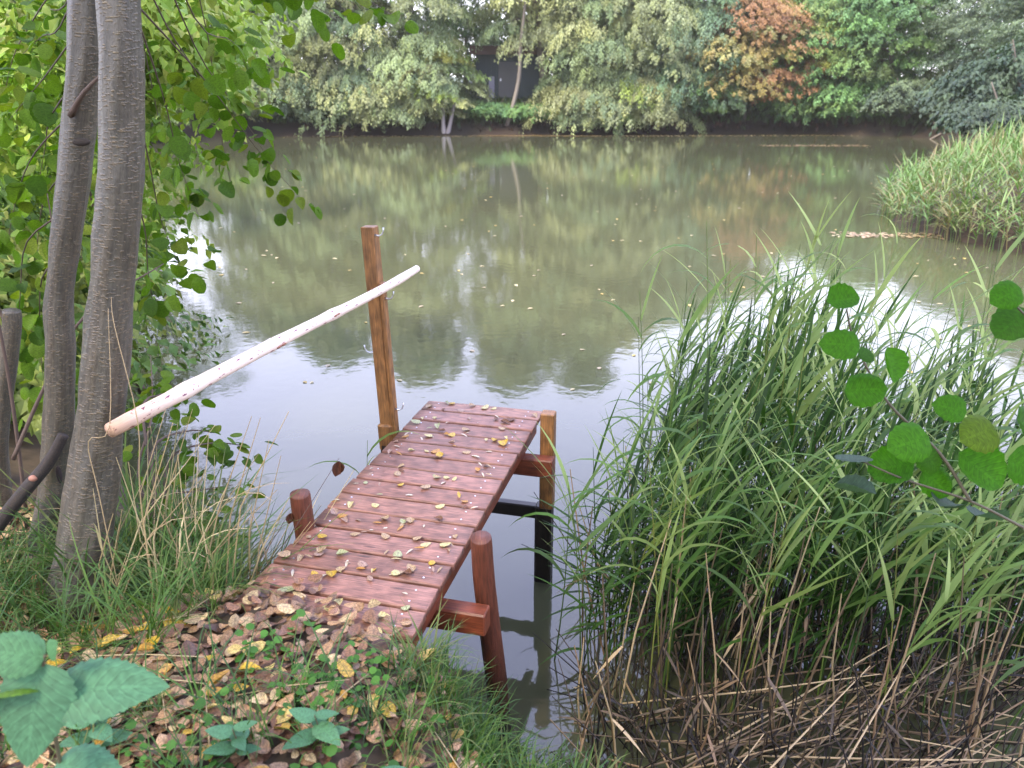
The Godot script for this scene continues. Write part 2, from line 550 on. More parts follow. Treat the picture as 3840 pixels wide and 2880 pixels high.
# crown shapes: each bough is a flattened, drooping pad of sprays
func far_tree(called: String, label: String, base: Vector3, h: float, rad: float, low: float, tones: Array, boughs: int, per: int, kind := "willow", lean := Vector3.ZERO, bark: Material = null, group := "trees along the far bank") -> Node3D:
	var y0 := ground_h(base.x, base.z)
	var t := thing(called, label, "bush" if called.contains("bush") else "tree", V(base.x, y0 - 0.15, base.z), group)
	var top := V(0, h - y0, 0) + lean
	var b: Material = bark if bark else M.far_bark
	var tr := h * 0.014 + 0.03
	var tp := [V(0, 0, 0), top * 0.3 + V(R(-.2, .2), 0, R(-.2, .2)), top * 0.62 + V(R(-.3, .3), 0, R(-.3, .3)), top * 0.93]
	if called.contains("bush"):
		for k in 4:
			var a := TAU * k / 4.0 + R(-.5, .5)
			part("stem", trunk_mesh([V(0, 0, 0), V(cos(a) * rad * .3, h * .35, sin(a) * rad * .3), V(cos(a) * rad * .6, h * .75, sin(a) * rad * .6)], [0.05, 0.035, 0.015], 5, 0.0, 3), b, t)
	else:
		part("trunk", trunk_mesh(tp, [tr * 1.4, tr, tr * 0.65, 0.03], 8, 0.1, 4), b, t)
	var xfs := []
	var cols := []
	for i in boughs:
		var f := (i + R(0, 1)) / boughs                       # height fraction in the crown
		var y := lerpf(low, h - 0.1 - y0, f)
		var prof := sqrt(maxf(0.02, 1.0 - pow(maxf(0.0, (f - 0.3) / 0.72), 2.0))) if f > 0.3 else 0.72 + 0.28 * f / 0.3
		var a := i * 2.399963 + R(-.5, .5)
		var q := sqrt(R(0.12, 1.0))
		var c := V(cos(a) * rad * prof * q, y, sin(a) * rad * prof * q) + lean * f
		var size := R(0.65, 1.5) * (0.36 * rad + 0.3)
		if i % 4 == 0 and not called.contains("bush") and i > 2:
			var from: Vector3 = tp[1].lerp(tp[3], clampf(f - 0.18, 0.0, 1.0))
			part("limb", trunk_mesh([from, from.lerp(c, 0.55) + V(0, 0.35, 0), c], [tr * 0.45, tr * 0.28, 0.015], 5, 0.0, 3), b, t)
		var tone: Color = pick(tones)
		var tv := R(0.72, 1.3)
		var out := V(cos(a), 0, sin(a))
		for k in per:
			var p := V(R(-1, 1), 0, R(-1, 1))
			if p.length() > 1.0: p = p.normalized() * R(0.3, 1.0)
			var dy := (1.0 - p.length_squared()) * 0.34 + R(-0.2, 0.06)
			var fall := maxf(0.0, p.dot(out)) 
			var pos := c + V(p.x, dy - (fall * 0.5 if kind == "willow" else fall * 0.18), p.z) * size
			var dir := (out * 0.7 + V(p.x, 0, p.z) * 0.8 + V(R(-.4, .4), R(-.55, .2) - (0.55 if kind == "willow" else 0.1), R(-.4, .4))).normalized()
			var sd := dir.cross(V(R(-.3, .3), 1, R(-.3, .3))).normalized()
			var sc := R(0.75, 1.25)
			xfs.append(Transform3D(Basis(dir, sd.cross(dir), sd).scaled(V(sc, sc, sc)), pos))
			var e := tv * R(0.82, 1.2)
			cols.append(Color(tone.r * e, tone.g * e, tone.b * e * R(0.85, 1.15)))
	if not sprays.has(kind):
		if kind == "willow": sprays[kind] = spray_mesh(11, 26, 0.19, 0.055, 0.62, 0.5)
		elif kind == "fine": sprays[kind] = spray_mesh(13, 16, 0.13, 0.06, 0.5, 0.2)
		elif kind == "near": sprays[kind] = spray_mesh(15, 9, 0.075, 0.058, 0.3, 0.15)
		else: sprays[kind] = spray_mesh(12, 18, 0.14, 0.085, 0.5, 0.15)
	var m := many("crown", sprays[kind], M.far_leaf, t, xfs, cols)
	m.set_meta("kind", "stuff")
	return t

# ---------------------------------------------------------------- alder leaves on twigs near the camera
var leaf_kinds := []
func twig_leaves(owner_part: Node3D, origin: Vector3, pts: Array, n: int, size: float, tones: Array, shape := -1) -> void:
	for i in n:
		var f := 0.22 + 0.78 * (i + R(0, 0.8)) / n
		var x := f * (pts.size() - 1)
		var k := mini(int(x), pts.size() - 2)
		var p: Vector3 = pts[k].lerp(pts[k + 1], x - k)
		var along: Vector3 = (pts[k + 1] - pts[k]).normalized()
		var off := V(R(-1, 1), R(-1, .6), R(-1, 1)) * R(0.02, 0.16)
		var d := (along * 0.5 + off.normalized() + V(0, -0.35, 0)).normalized()
		var up := (V(R(-.7, .7), 1, R(-.4, .9))).normalized()
		var sd := d.cross(up).normalized()
		var sc := size * R(0.7, 1.2)
		var b := Basis(d, sd.cross(d), sd).scaled(V(sc, sc, sc))
		var o := part("leaf", pick(leaf_kinds), pick(tones), owner_part, Transform3D(b, p + off - origin))
		o.set_meta("kind", "thing") if false else null

func tone_mats(base: Material, tones: Array) -> Array:
	return tones.map(func(c):
		var m: StandardMaterial3D = base.duplicate()
		m.vertex_color_use_as_albedo = false
		m.albedo_color = c.linear_to_srgb()
		return m)

func _ready() -> void:
	rng.seed = 77
	lumps.seed = 2
	lumps.frequency = 0.05
	lumps.fractal_octaves = 3
	# ------------------------------------------------ camera, sky, sun
	var cam := Camera3D.new()
	cam.name = "camera"
	cam.position = V(0, 2.35, 0)
	cam.rotation_degrees = V(-20, 0, 0)
	cam.fov = 51.1
	cam.near = 0.05
	cam.far = 400.0
	var ph := CameraAttributesPhysical.new()
	ph.frustum_focal_length = 25.1
	ph.frustum_focus_distance = 3.3
	ph.frustum_near = 0.05
	ph.frustum_far = 400.0
	ph.exposure_aperture = 3.6
	cam.attributes = ph
	add_child(cam)
	cam.current = true
	cam.fov = 51.1
	var env := Environment.new()
	env.background_mode = Environment.BG_SKY
	var sm := ProceduralSkyMaterial.new()
	sm.sky_top_color = Color(0.62, 0.67, 1.10).linear_to_srgb()
	sm.sky_horizon_color = Color(1.0, 1.0, 1.0)
	sm.sky_curve = 0.2
	sm.ground_bottom_color = Color(0.1, 0.1, 0.09)
	sm.ground_horizon_color = Color(0.4, 0.42, 0.4)
	sm.sun_angle_max = 1.0
	env.sky = Sky.new()
	env.sky.sky_material = sm
	env.background_energy_multiplier = 1.0
	env.tonemap_mode = Environment.TONE_MAPPER_LINEAR
	env.tonemap_exposure = 4.6
	env.fog_enabled = true
	env.fog_density = 0.0004
	env.fog_light_color = Color(1.0, 0.99, 0.94)
	env.sdfgi_enabled = true
	env.ssao_enabled = true
	env.ssil_enabled = true
	var we := WorldEnvironment.new()
	we.name = "world_environment"
	we.environment = env
	add_child(we)
	var sun := DirectionalLight3D.new()
	sun.name = "sun"
	sun.light_color = Color(1.0, 0.95, 0.86)
	sun.light_energy = 0.75
	sun.light_angular_distance = 16.0
	sun.shadow_enabled = true
	sun.rotation_degrees = V(-52, -38, 0)
	add_child(sun)

	make_materials()
	build_ground()
	far_side()
	shed()
	left_bank()
	jetty()
	front_trees()
	reeds()
	bank_cover()
	near_plants()
	deck_leaves()
	pond_leaves()

# ---------------------------------------------------------------- far side of the pond
func far_side() -> void:
	var sage := [Color(.215, .275, .135), Color(.255, .295, .15), Color(.18, .245, .13), Color(.275, .30, .14)]
	var green := [Color(.12, .23, .08), Color(.15, .25, .085), Color(.105, .20, .08)]
	var lime := [Color(.26, .34, .085), Color(.32, .34, .09), Color(.20, .29, .09)]
	var orange := [Color(.34, .215, .105), Color(.31, .175, .09), Color(.33, .27, .10), Color(.24, .235, .10)]
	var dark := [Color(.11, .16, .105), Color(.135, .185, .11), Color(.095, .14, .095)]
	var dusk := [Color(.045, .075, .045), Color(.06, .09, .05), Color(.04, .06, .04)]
	var front := [
		["willow_tree", "tall sage green willow left of the bare white trunk", -14.6, -49.3, 13.0, 3.6, sage, "willow"],
		["willow_tree", "broad sage willow sweeping down to the water left of the birch", -11.2, -49.6, 14.5, 3.5, sage, "willow"],
		["willow_tree", "pale willow whose lowest boughs hang beside the pale double stem", -5.9, -49.8, 16.0, 3.4, sage, "willow"],
		["willow_tree", "tall willow arching over the dark shed", 2.2, -52.0, 17.0, 3.6, sage, "willow"],
		["willow_tree", "pale willow just right of the dark shed opening", 4.7, -50.2, 16.8, 2.9, sage, "willow"],
		["willow_tree", "wide green willow over the dark bank right of the shed", 6.6, -50.6, 13.6, 3.4, sage, "willow"],
		["willow_tree", "cool green willow midway between the shed and the orange tree", 10.2, -51.4, 12.5, 3.4, [Color(.13, .21, .12), Color(.155, .22, .13)], "willow"],
		["leafy_tree", "olive green tree directly behind the orange maple", 15.4, -55.0, 11.5, 3.4, [Color(.18, .21, .08), Color(.24, .22, .07), Color(.15, .19, .08)], "broad"],
		["maple_tree", "small orange and russet autumn maple on the far bank", 14.0, -51.2, 7.6, 3.7, orange, "broad"],
		["leafy_tree", "bright green and yellow tree right of the orange maple", 18.2, -51.6, 7.7, 3.0, lime + green, "broad"],
		["leafy_tree", "fresh green rounded tree right of the yellow tinged one", 21.6, -49.6, 9.4, 3.2, green + [Color(.10, .15, .06)], "broad"],
		["leafy_tree", "dark blue green tree above the fallen branch at the right", 25.4, -45.5, 9.8, 3.4, dark, "fine"],
		["leafy_tree", "dark shaded tree at the right edge behind the reed bank", 25.0, -38.0, 9.6, 3.4, dark, "fine"],
		["leafy_tree", "dusky tree at the right end of the far bank", 22.5, -31.0, 8.6, 3.0, dark, "fine"],
	]
	for f in front:
		far_tree(f[0], f[1], V(f[2], 0, f[3]), f[4], f[5], 3.7 if f[2] == 2.2 else 1.5, f[6], 58, 78, f[7], V(-2.2, 0, 0.6) if f[2] == 2.2 else Vector3.ZERO)
	var back := [
		["pale yellow green tree behind the leaning alder trunks", -21.8, -50.0, 5.0, 2.6, lime, "broad"],
		["yellowing tree on the left shore seen between the trunks", -22.5, -42.0, 7.5, 3.2, lime + sage, "broad"],
		["sunlit yellow tree on the left shore beyond the alder leaves", -23.0, -34.0, 8.0, 3.2, lime, "broad"],
		["light green tree at the left edge of the far shore", -21.0, -26.5, 8.0, 3.0, lime + green, "broad"],
		["low pale tree at the far left corner of the pond", -18.4, -49.0, 4.8, 2.6, sage + lime, "broad"],
	]
	for b in back:
		far_tree("leafy_tree", b[0], V(b[1], 0, b[2]), b[3], b[4], 0.7, b[5], 66, 46, b[6])
	# a darker second row that closes the view between the trunks
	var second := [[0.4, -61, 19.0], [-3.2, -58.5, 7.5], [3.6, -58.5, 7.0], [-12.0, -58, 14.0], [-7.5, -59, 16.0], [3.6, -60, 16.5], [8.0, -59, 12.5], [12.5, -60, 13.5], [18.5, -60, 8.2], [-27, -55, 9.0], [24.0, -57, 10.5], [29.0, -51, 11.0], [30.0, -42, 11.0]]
	for i in second.size():
		var s: Array = second[i]
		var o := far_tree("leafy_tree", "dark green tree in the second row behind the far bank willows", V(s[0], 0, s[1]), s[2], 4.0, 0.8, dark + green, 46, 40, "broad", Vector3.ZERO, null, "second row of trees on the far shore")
	# low bushes that overhang the bank edge
	var bushes := [[-15.6, -47.2, 2.6, 2.0, lime], [-13.4, -48.0, 3.4, 2.2, sage], [-9.4, -48.6, 3.2, 2.3, sage], [-7.2, -48.8, 2.8, 2.2, sage], [-4.4, -49.0, 4.2, 2.0, lime + sage], [-1.2, -49.9, 0.9, 1.2, green], [1.3, -49.9, 0.9, 1.3, green], [3.9, -49.4, 2.8, 2.0, sage], [5.6, -49.8, 2.9, 2.2, lime + sage], [8.4, -50.2, 2.8, 2.1, sage], [11.0, -50.9, 2.8, 2.1, green], [17.2, -50.9, 2.2, 1.6, green], [19.4, -49.2, 2.3, 1.7, green], [22.0, -47.2, 2.4, 1.8, dark], [15.8, -25.5, 3.0, 2.2, dusk], [19.5, -32.5, 3.0, 2.4, dusk], [13.6, -22.5, 1.6, 1.5, dusk], [-18.2, -41.5, 2.2, 1.8, lime], [-19.2, -34.0, 2.4, 1.9, sage + lime]]
	var words := ["yellowish bush at the far left corner of the pond", "sage bush leaning over the water left of the birch", "sage bush under the white birch trunk", "round sage bush right of the white birch trunk", "tall pale bush grown around the double stem", "low green bush at the foot of the shed, left half", "low green bush right of the thin leaning trunk", "sage bush overhanging the bank right of the shed", "yellow green bush brightest on the bank right of the shed", "sage bush hanging low over the dark bank", "green bush left of the orange maple", "small green bush right of the orange maple", "green bush with its boughs near the water on the right", "dark bush beside the fallen branch", "dark bush rising behind the right reed bank", "dusky bush behind the right reed bank, farther off", "small dark bush at the back of the right reed bank", "yellow bush on the left shore behind the trunks", "pale bush on the left shore nearest the alder leaves"]
	for i in bushes.size():
		var b: Array = bushes[i]
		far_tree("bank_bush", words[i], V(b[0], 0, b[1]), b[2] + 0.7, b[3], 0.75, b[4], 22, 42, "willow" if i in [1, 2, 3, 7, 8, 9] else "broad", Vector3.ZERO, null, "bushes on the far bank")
	# bare trunks that stand out
	var t := thing("birch_tree", "bare white birch trunk with dead grey branches rising above the willows", "tree", V(-8.8, ground_h(-8.8, -49.4), -49.2))
	part("trunk", trunk_mesh([V(0, 0, 0), V(.05, 3, 0), V(-.05, 6.5, 0.9), V(0, 9, .6)], [0.16, .15, .13, .1], 8, .1), M.pale_bark, t)
	for b in [[V(-.02, 4.6, .4), V(-1.2, 5.3, .9), V(-2.3, 6.6, 1.2)], [V(0, 3.6, .4), V(-1.0, 4.0, 1.0), V(-1.9, 4.6, 1.4)], [V(0, 5.6, .7), V(1.0, 6.5, 1.0), V(1.6, 7.8, 1.0)], [V(0, 5.2, .6), V(-1.4, 6.6, 1.1), V(-1.6, 8.0, 1.1)]]:
		part("branch", trunk_mesh(b, [0.055, 0.04, 0.015], 5, 0.0), M.grey_bark, t)
	t = thing("thin_tree", "thin leaning grey trunk standing in front of the dark shed", "tree", V(-0.35, ground_h(-.35, -49.1), -49.1))
	part("trunk", trunk_mesh([V(0, -.2, 0), V(.45, 1.2, 0), V(.75, 2.6, 0), V(.85, 4.3, 0), V(1.1, 6.5, 0)], [0.13, .12, .11, .10, .07], 8, .1), M.grey_bark, t)
	t = thing("double_stem", "pale double stem rising from the water at the far bank", "tree stump", V(-3.9, -0.1, -48.35))
	part("stem", trunk_mesh([V(0, 0, 0), V(-.05, .9, 0), V(.02, 2.2, -.2)], [.16, .11, .08], 8, .2), M.far_stem, t)
	part("stem", trunk_mesh([V(.15, 0, 0), V(.4, .9, 0), V(.75, 2.4, -.2)], [.15, .1, .07], 8, .2), M.far_stem, t)
	t = thing("fallen_branch", "long bare fallen branch lying over the water at the right", "branch", V(23.0, 0.35, -44.6))
	part("stem", trunk_mesh([V(-1.3, -.5, .6), V(0, 0.05, .2), V(2.0, .5, 0), V(4.6, .75, -.6)], [.03, .06, .08, .09], 6, .1), M.grey_bark, t)
	for b in [[V(-.4, -.1, .3), V(-.9, .5, .3)], [V(.8, .25, 0), V(.3, .8, .2)]]:
		part("twig", trunk_mesh(b, [.03, .01], 5, 0.0, 2), M.grey_bark, t)
	# roots and rough grass on the bank edge, drifted leaves at the waterline
	var st := mb()
	for i in 8:
		blade(st, V(R(-.1, .1), 0, R(-.1, .1)), V(R(-.5, .5), 1, R(-.5, .5)), R(.3, .6), .03, R(.4, 1.4), 3)
	var tuft := done(st)
	var xfs := []
	var cols := []
	for i in 5000:
		var x := R(-16, 23)
		var z := R(-55, -47.5) + (0.0 if x < 17 else (x - 17) * 0.8)
		var d := shore_dist(Vector2(x, z))
		if d < 0.05 or d > 4.0: continue
		var brown := d < 0.5 and rng.randf() < 0.9
		var s := R(.6, 1.2) * (0.7 if brown else 1.0)
		xfs.append(Transform3D(Basis(Vector3.UP, R(0, TAU)).scaled(V(s, s, s)), V(x, ground_h(x, z) - 0.03, z)))
		cols.append((pick([Color(.11, .05, .03), Color(.02, .012, .01), Color(.03, .018, .012), Color(.012, .009, .008)]) if brown else pick([Color(.05, .10, .03), Color(.07, .12, .035), Color(.04, .075, .03)])) * R(.8, 1.2))
	tag(many("bank_grass", tuft, M.straw, self, xfs, cols), "rough green and rust coloured grass along the far bank", "grass", "", "stuff")
	xfs = []
	cols = []
	var fl := leaf_mesh(0.11, 0.07, 1, 3, 0.15, 0.05)
	for i in 2200:
		var k := rng.randi() % 3
		var p := V(R(-2.2, 5.0), 0.012, 0) if k == 0 else V(R(11.5, 16.5), 0.012, 0)
		if k == 0: p.z = -47.6 + 0.35 * p.x * 0.1 + R(-.5, .35) * (1.0 - absf(p.x - 1.4) / 5.0)
		elif k == 1: p.z = -38.5 + R(-1.2, .5) * R(0, 1)
		else:
			p.x = R(-15, 20)
			p.z = -46.9 + R(-.7, .5) - 0.05 * maxf(0.0, p.x)
		if shore_dist(Vector2(p.x, p.z)) > -0.06: continue
		if k == 1 and rng.randf() < 0.6: continue
		xfs.append(Transform3D(Basis(Vector3.UP, R(0, TAU)).scaled(V(1, 1, 1) * R(.8, 1.4)), p))
		cols.append(pick([Color(.38, .24, .13), Color(.45, .33, .18), Color(.28, .15, .08), Color(.5, .42, .22)]))
	tag(many("drifted_leaves", fl, M.dry, self, xfs, cols), "band of drifted brown leaves floating along the far waterline", "leaves", "", "stuff")

func shed() -> void:
	var x := -0.1
	var z := -54.2
	var y := ground_h(x, -53.4)
	var t := thing("garden_shed", "dark teal wooden shed with a grey door under the far trees", "shed", V(x, y - 0.1, z))
	var teal := mat(Color(.006, .022, .026), .6)
	var brown := mat(Color(.07, .04, .03), .8)
	var grey := mat(Color(.07, .072, .078), .7)
	var st := mb()
	var wall := timber(4.2, 2.7, 3.0, .02)
	part("wall", wall, teal, t, Transform3D(Basis(), V(0, 1.35, 0)))
	for k in 13:
		part("board", timber(.30, 2.5, .03, .006), teal, t, Transform3D(Basis(), V(-1.95 + k * .325, 1.35, 1.52)))
	part("roof", timber(4.9, .14, 3.8, .02), brown, t, Transform3D(Basis(Vector3.RIGHT, .12), V(0, 2.85, .1)))
	part("fascia", timber(4.9, .5, .05, .01), brown, t, Transform3D(Basis(), V(0, 2.75, 2.05)))
	var d := part("door", timber(1.15, 2.05, .06, .01), grey, t, Transform3D(Basis(), V(-.15, 1.08, 1.57)))
	part("handle", timber(.05, .16, .05, .01), M.steel, d, Transform3D(Basis(), V(-.45, 0, .05)))
	var l := part("leaning_board", timber(.34, 1.25, .04, .01), mat(Color(.16, .16, .22), .6), self, Transform3D(Basis(Vector3.RIGHT, -.12), V(x - 1.15, y + .55, z + 1.72)))
	tag(l, "pale bluish board leaning against the dark shed left of its door", "board")

# ---------------------------------------------------------------- left shore, nearer
func left_bank() -> void:
	var g := [Color(.11, .19, .04), Color(.14, .21, .05), Color(.08, .15, .04), Color(.18, .22, .06)]
	var list := [[-5.0, -7.4, 2.7, 1.2, "leafy alder bush on the left shore right behind the two trunks"], [-6.4, -8.0, 3.6, 1.5, "bigger alder bush left of the trunks on the near left shore"], [-7.6, -10.8, 3.6, 1.7, "alder bush farther along the left shore"], [-3.4, -4.6, 1.9, 0.9, "low alder bush at the left edge beside the trunks"], [-10.2, -14.5, 4.6, 2.0, "tall alder bush midway along the left shore"]]
	for l in list:
		far_tree("alder_bush", l[4], V(l[0], 0, l[1]), l[2], l[3], 0.15, g, 40, 34, "near", Vector3.ZERO, M.twig, "alder bushes on the left shore")
	# taller trees here whose airy crowns show mostly as reflections
	for l in [[-8.6, -13.4, 8.6, 2.2, "slender alder on the left shore a little way off"], [-11.5, -19.0, 9.2, 2.4, "slender alder on the left shore, second from the camera"]]:
		far_tree("alder_tree", l[4], V(l[0], 0, l[1]), l[2], l[3], 3.2, g, 36, 30, "fine", V(0.3, 0, 0.3), M.grey_bark, "alders on the left shore")
	far_tree("alder_tree", "tall airy alder far down the left shore", V(-21.5, 0, -47.5), 16.0, 4.2, 8.2, g, 44, 40, "fine", V(1.0, 0, 0), M.grey_bark, "alders on the left shore")

# ---------------------------------------------------------------- the jetty
var AX := Vector3(0.2461, 0, -0.9693)    # out over the water
var AC := Vector3(0.9693, 0, 0.2461)     # across, to the right
var FL := Vector3(-0.423, 0.85, -3.88)   # far left corner of the deck top
func deck(s: float, t: float, y := 0.0) -> Vector3: return FL - AX * s + AC * t + Vector3.UP * y

func jetty() -> void:
	var o := deck(1.1, 0.3)
	var t := thing("jetty", "small reddish brown plank jetty on posts reaching into the pond", "jetty", V(o.x, 0, o.z))
	var rot := Basis(AC, Vector3.UP, -AX)
	var n := 14
	for i in n:
		var s := 0.0655 + i * 0.131
		var mesh := plank_mesh(0.596 + R(-.004, .004), 0.118, 0.028, 100 + i)
		var b := rot * Basis(Vector3.UP, R(-.004, .004)) * Basis(Vector3.RIGHT, R(-.006, .006))
		var p := part("plank", mesh, M.planks[rng.randi() % 5], t, Transform3D(b, deck(s, 0.2975 + R(-.003, .003), -0.014 + R(-.0012, .0012)) - t.position))
		for k in [0.06, 0.53]:
			for w in [-0.03, 0.03]:
				var sc := CylinderMesh.new()
				sc.top_radius = .0035; sc.bottom_radius = .0035; sc.height = .003; sc.radial_segments = 8; sc.rings = 1
				part("screw", sc, M.steel, p, Transform3D(Basis(), V(k - 0.2975, 0.0142, w)))
	var at := func(mesh: Mesh, m: Material, called: String, pos: Vector3, b: Basis) -> MeshInstance3D:
		return part(called, mesh, m, t, Transform3D(b, pos - t.position))
	# stringers run under the planks; timber() is long in z
	for k in [0.05, 0.545]:
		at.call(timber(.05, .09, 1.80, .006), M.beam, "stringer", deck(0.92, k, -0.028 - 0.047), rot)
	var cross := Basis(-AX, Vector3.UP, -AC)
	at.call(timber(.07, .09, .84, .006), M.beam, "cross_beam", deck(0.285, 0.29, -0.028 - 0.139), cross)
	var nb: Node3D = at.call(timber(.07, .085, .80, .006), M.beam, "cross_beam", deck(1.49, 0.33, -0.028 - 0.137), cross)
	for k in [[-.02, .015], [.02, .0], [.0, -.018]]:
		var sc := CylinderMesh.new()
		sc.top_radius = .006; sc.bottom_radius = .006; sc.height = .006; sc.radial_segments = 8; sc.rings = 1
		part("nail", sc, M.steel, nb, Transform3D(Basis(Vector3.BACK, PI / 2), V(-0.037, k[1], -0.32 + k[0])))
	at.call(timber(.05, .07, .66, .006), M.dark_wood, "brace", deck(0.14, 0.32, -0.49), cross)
	# round posts at the near end, square ones at the far end
	var pr := func(pts: Array, rads: Array, m: Material, called: String) -> MeshInstance3D:
		var sp := smooth_path(pts.map(func(p): return p - t.position), rads, 6)
		var pst := mb()
		var pc := []
		for q in sp[0]:
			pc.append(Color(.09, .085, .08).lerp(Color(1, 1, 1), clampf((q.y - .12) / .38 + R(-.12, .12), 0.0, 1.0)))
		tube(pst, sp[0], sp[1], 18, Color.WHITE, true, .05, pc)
		return part(called, done(pst), m, t)
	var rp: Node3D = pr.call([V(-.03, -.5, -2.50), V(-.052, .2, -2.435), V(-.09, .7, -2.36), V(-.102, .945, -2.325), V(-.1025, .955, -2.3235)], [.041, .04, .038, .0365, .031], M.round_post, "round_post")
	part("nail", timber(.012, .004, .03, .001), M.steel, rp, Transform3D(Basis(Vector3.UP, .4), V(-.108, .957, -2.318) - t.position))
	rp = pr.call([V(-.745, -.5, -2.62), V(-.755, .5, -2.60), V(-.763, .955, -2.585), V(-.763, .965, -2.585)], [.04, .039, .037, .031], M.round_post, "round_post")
	part("nail", timber(.012, .004, .02, .001), M.steel, rp, Transform3D(Basis(), V(-.763, .967, -2.585) - t.position))
	var fr := deck(0.20, 0.665)
	at.call(timber(.066, .068, .50, .006), M.post, "square_post", V(fr.x, .675, fr.z), rot * Basis(Vector3.RIGHT, PI / 2))
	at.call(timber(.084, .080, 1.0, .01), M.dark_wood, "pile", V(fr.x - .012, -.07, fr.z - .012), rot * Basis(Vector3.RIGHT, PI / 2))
	var tp := deck(0.33, -0.095)
	var lean := Basis(Vector3.BACK, 0.036)
	var post: Node3D = at.call(timber(.062, .062, 1.16, .005), M.post, "handrail_post", V(tp.x - .015, 1.21, tp.z), lean * rot * Basis(Vector3.RIGHT, PI / 2))
	part("batten", timber(.02, .045, .86, .004), M.post, post, Transform3D(Basis(), V(.0412, 0.012, .10)))
	part("sleeve", timber(.078, .078, .14, .012), M.post, post, Transform3D(Basis(), V(-.004, .004, .43)))
	for h in [[.039, -.545], [.06, -.26], [.06, .28], [-.039, .0]]:
		var st := mb()
		var s: float = signf(h[0])
		tube(st, [V(0, 0, 0), V(.018 * s, 0, .004), V(.034 * s, 0, -.002), V(.042 * s, 0, -.018), V(.043 * s, 0, -.032)], [.0055, .004, .003, .003, .0045], 6)
		part("hook", done(st), M.steel, post, Transform3D(Basis(), V(h[0] - .008 * s, .02, h[1])))
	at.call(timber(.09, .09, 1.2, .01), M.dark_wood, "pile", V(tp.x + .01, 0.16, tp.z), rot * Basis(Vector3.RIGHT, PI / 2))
	# handrail pole, nailed from the alder to the tall post
	var a := V(-1.194, 1.402, -2.2)
	var e := V(-0.454, 1.569, -3.777)
	var pole := thing("handrail_pole", "pale peeled pole handrail nailed between the alder and the tall post", "handrail", a)
	var pts := []
	var rads := []
	for i in 25:
		var f := i / 24.0
		var p: Vector3 = (e - a) * f + V(.006 * sin(f * 9.0), .010 * sin(f * 5.0 + 1.0) - .006, .005 * cos(f * 7.0))
		var r := lerpf(.0255, .018, f)
		for kn in [0.17, 0.43, 0.63, 0.9]:
			r += .004 * exp(-pow((f - kn) / .018, 2.0))
		if i == 0 or i == 24: r *= 0.9
		pts.append(p)
		rads.append(r)
	var st2 := mb()
	var pcol := []
	for i in 25:
		pcol.append(Color(0.95, 0.83, 0.73).lerp(Color(.5, .27, .15), clampf(1.0 - i / 4.0, 0.0, 1.0) * .8) * R(.95, 1.0))
	tube(st2, pts, rads, 16, Color(.6, .4, .28), true, .06, pcol)
	part("pole", done(st2), M.pole, pole)
	var dir := (e - a).normalized()
	var sd := dir.cross(Vector3.UP).normalized()
	var c := CylinderMesh.new()
	c.top_radius = .0215; c.bottom_radius = .0215; c.height = .004; c.radial_segments = 16; c.rings = 1
	part("cut_end", c, M.knot, pole, Transform3D(Basis(sd, -dir, -sd.cross(-dir)), -dir * .0012))
	for kn in [0.16, 0.175, 0.42, 0.435, 0.62, 0.63, 0.89, 0.905]:
		var s := SphereMesh.new()
		s.radius = .008; s.height = .016; s.radial_segments = 10; s.rings = 5
		var rr := lerpf(.0255, .018, kn) + .0015
		var dn := (Vector3.DOWN * .55 + V(.3, 0, .75)).normalized()
		dn = (dn - dir * dn.dot(dir)).normalized()
		part("knot", s, M.knot, pole, Transform3D(Basis(dir * 1.7, dn * .5, dir.cross(dn)), (e - a) * kn + dn * rr))
	var sc := CylinderMesh.new()
	sc.top_radius = .008; sc.bottom_radius = .008; sc.height = .004; sc.radial_segments = 10; sc.rings = 1
	var dn2 := (V(.35, .1, .9) - dir * dir.dot(V(.35, .1, .9))).normalized()
	part("bolt_hole", sc, M.hole, pole, Transform3D(Basis(dir, dn2, dir.cross(dn2)), (e - a) * .115 + dn2 * .0265))

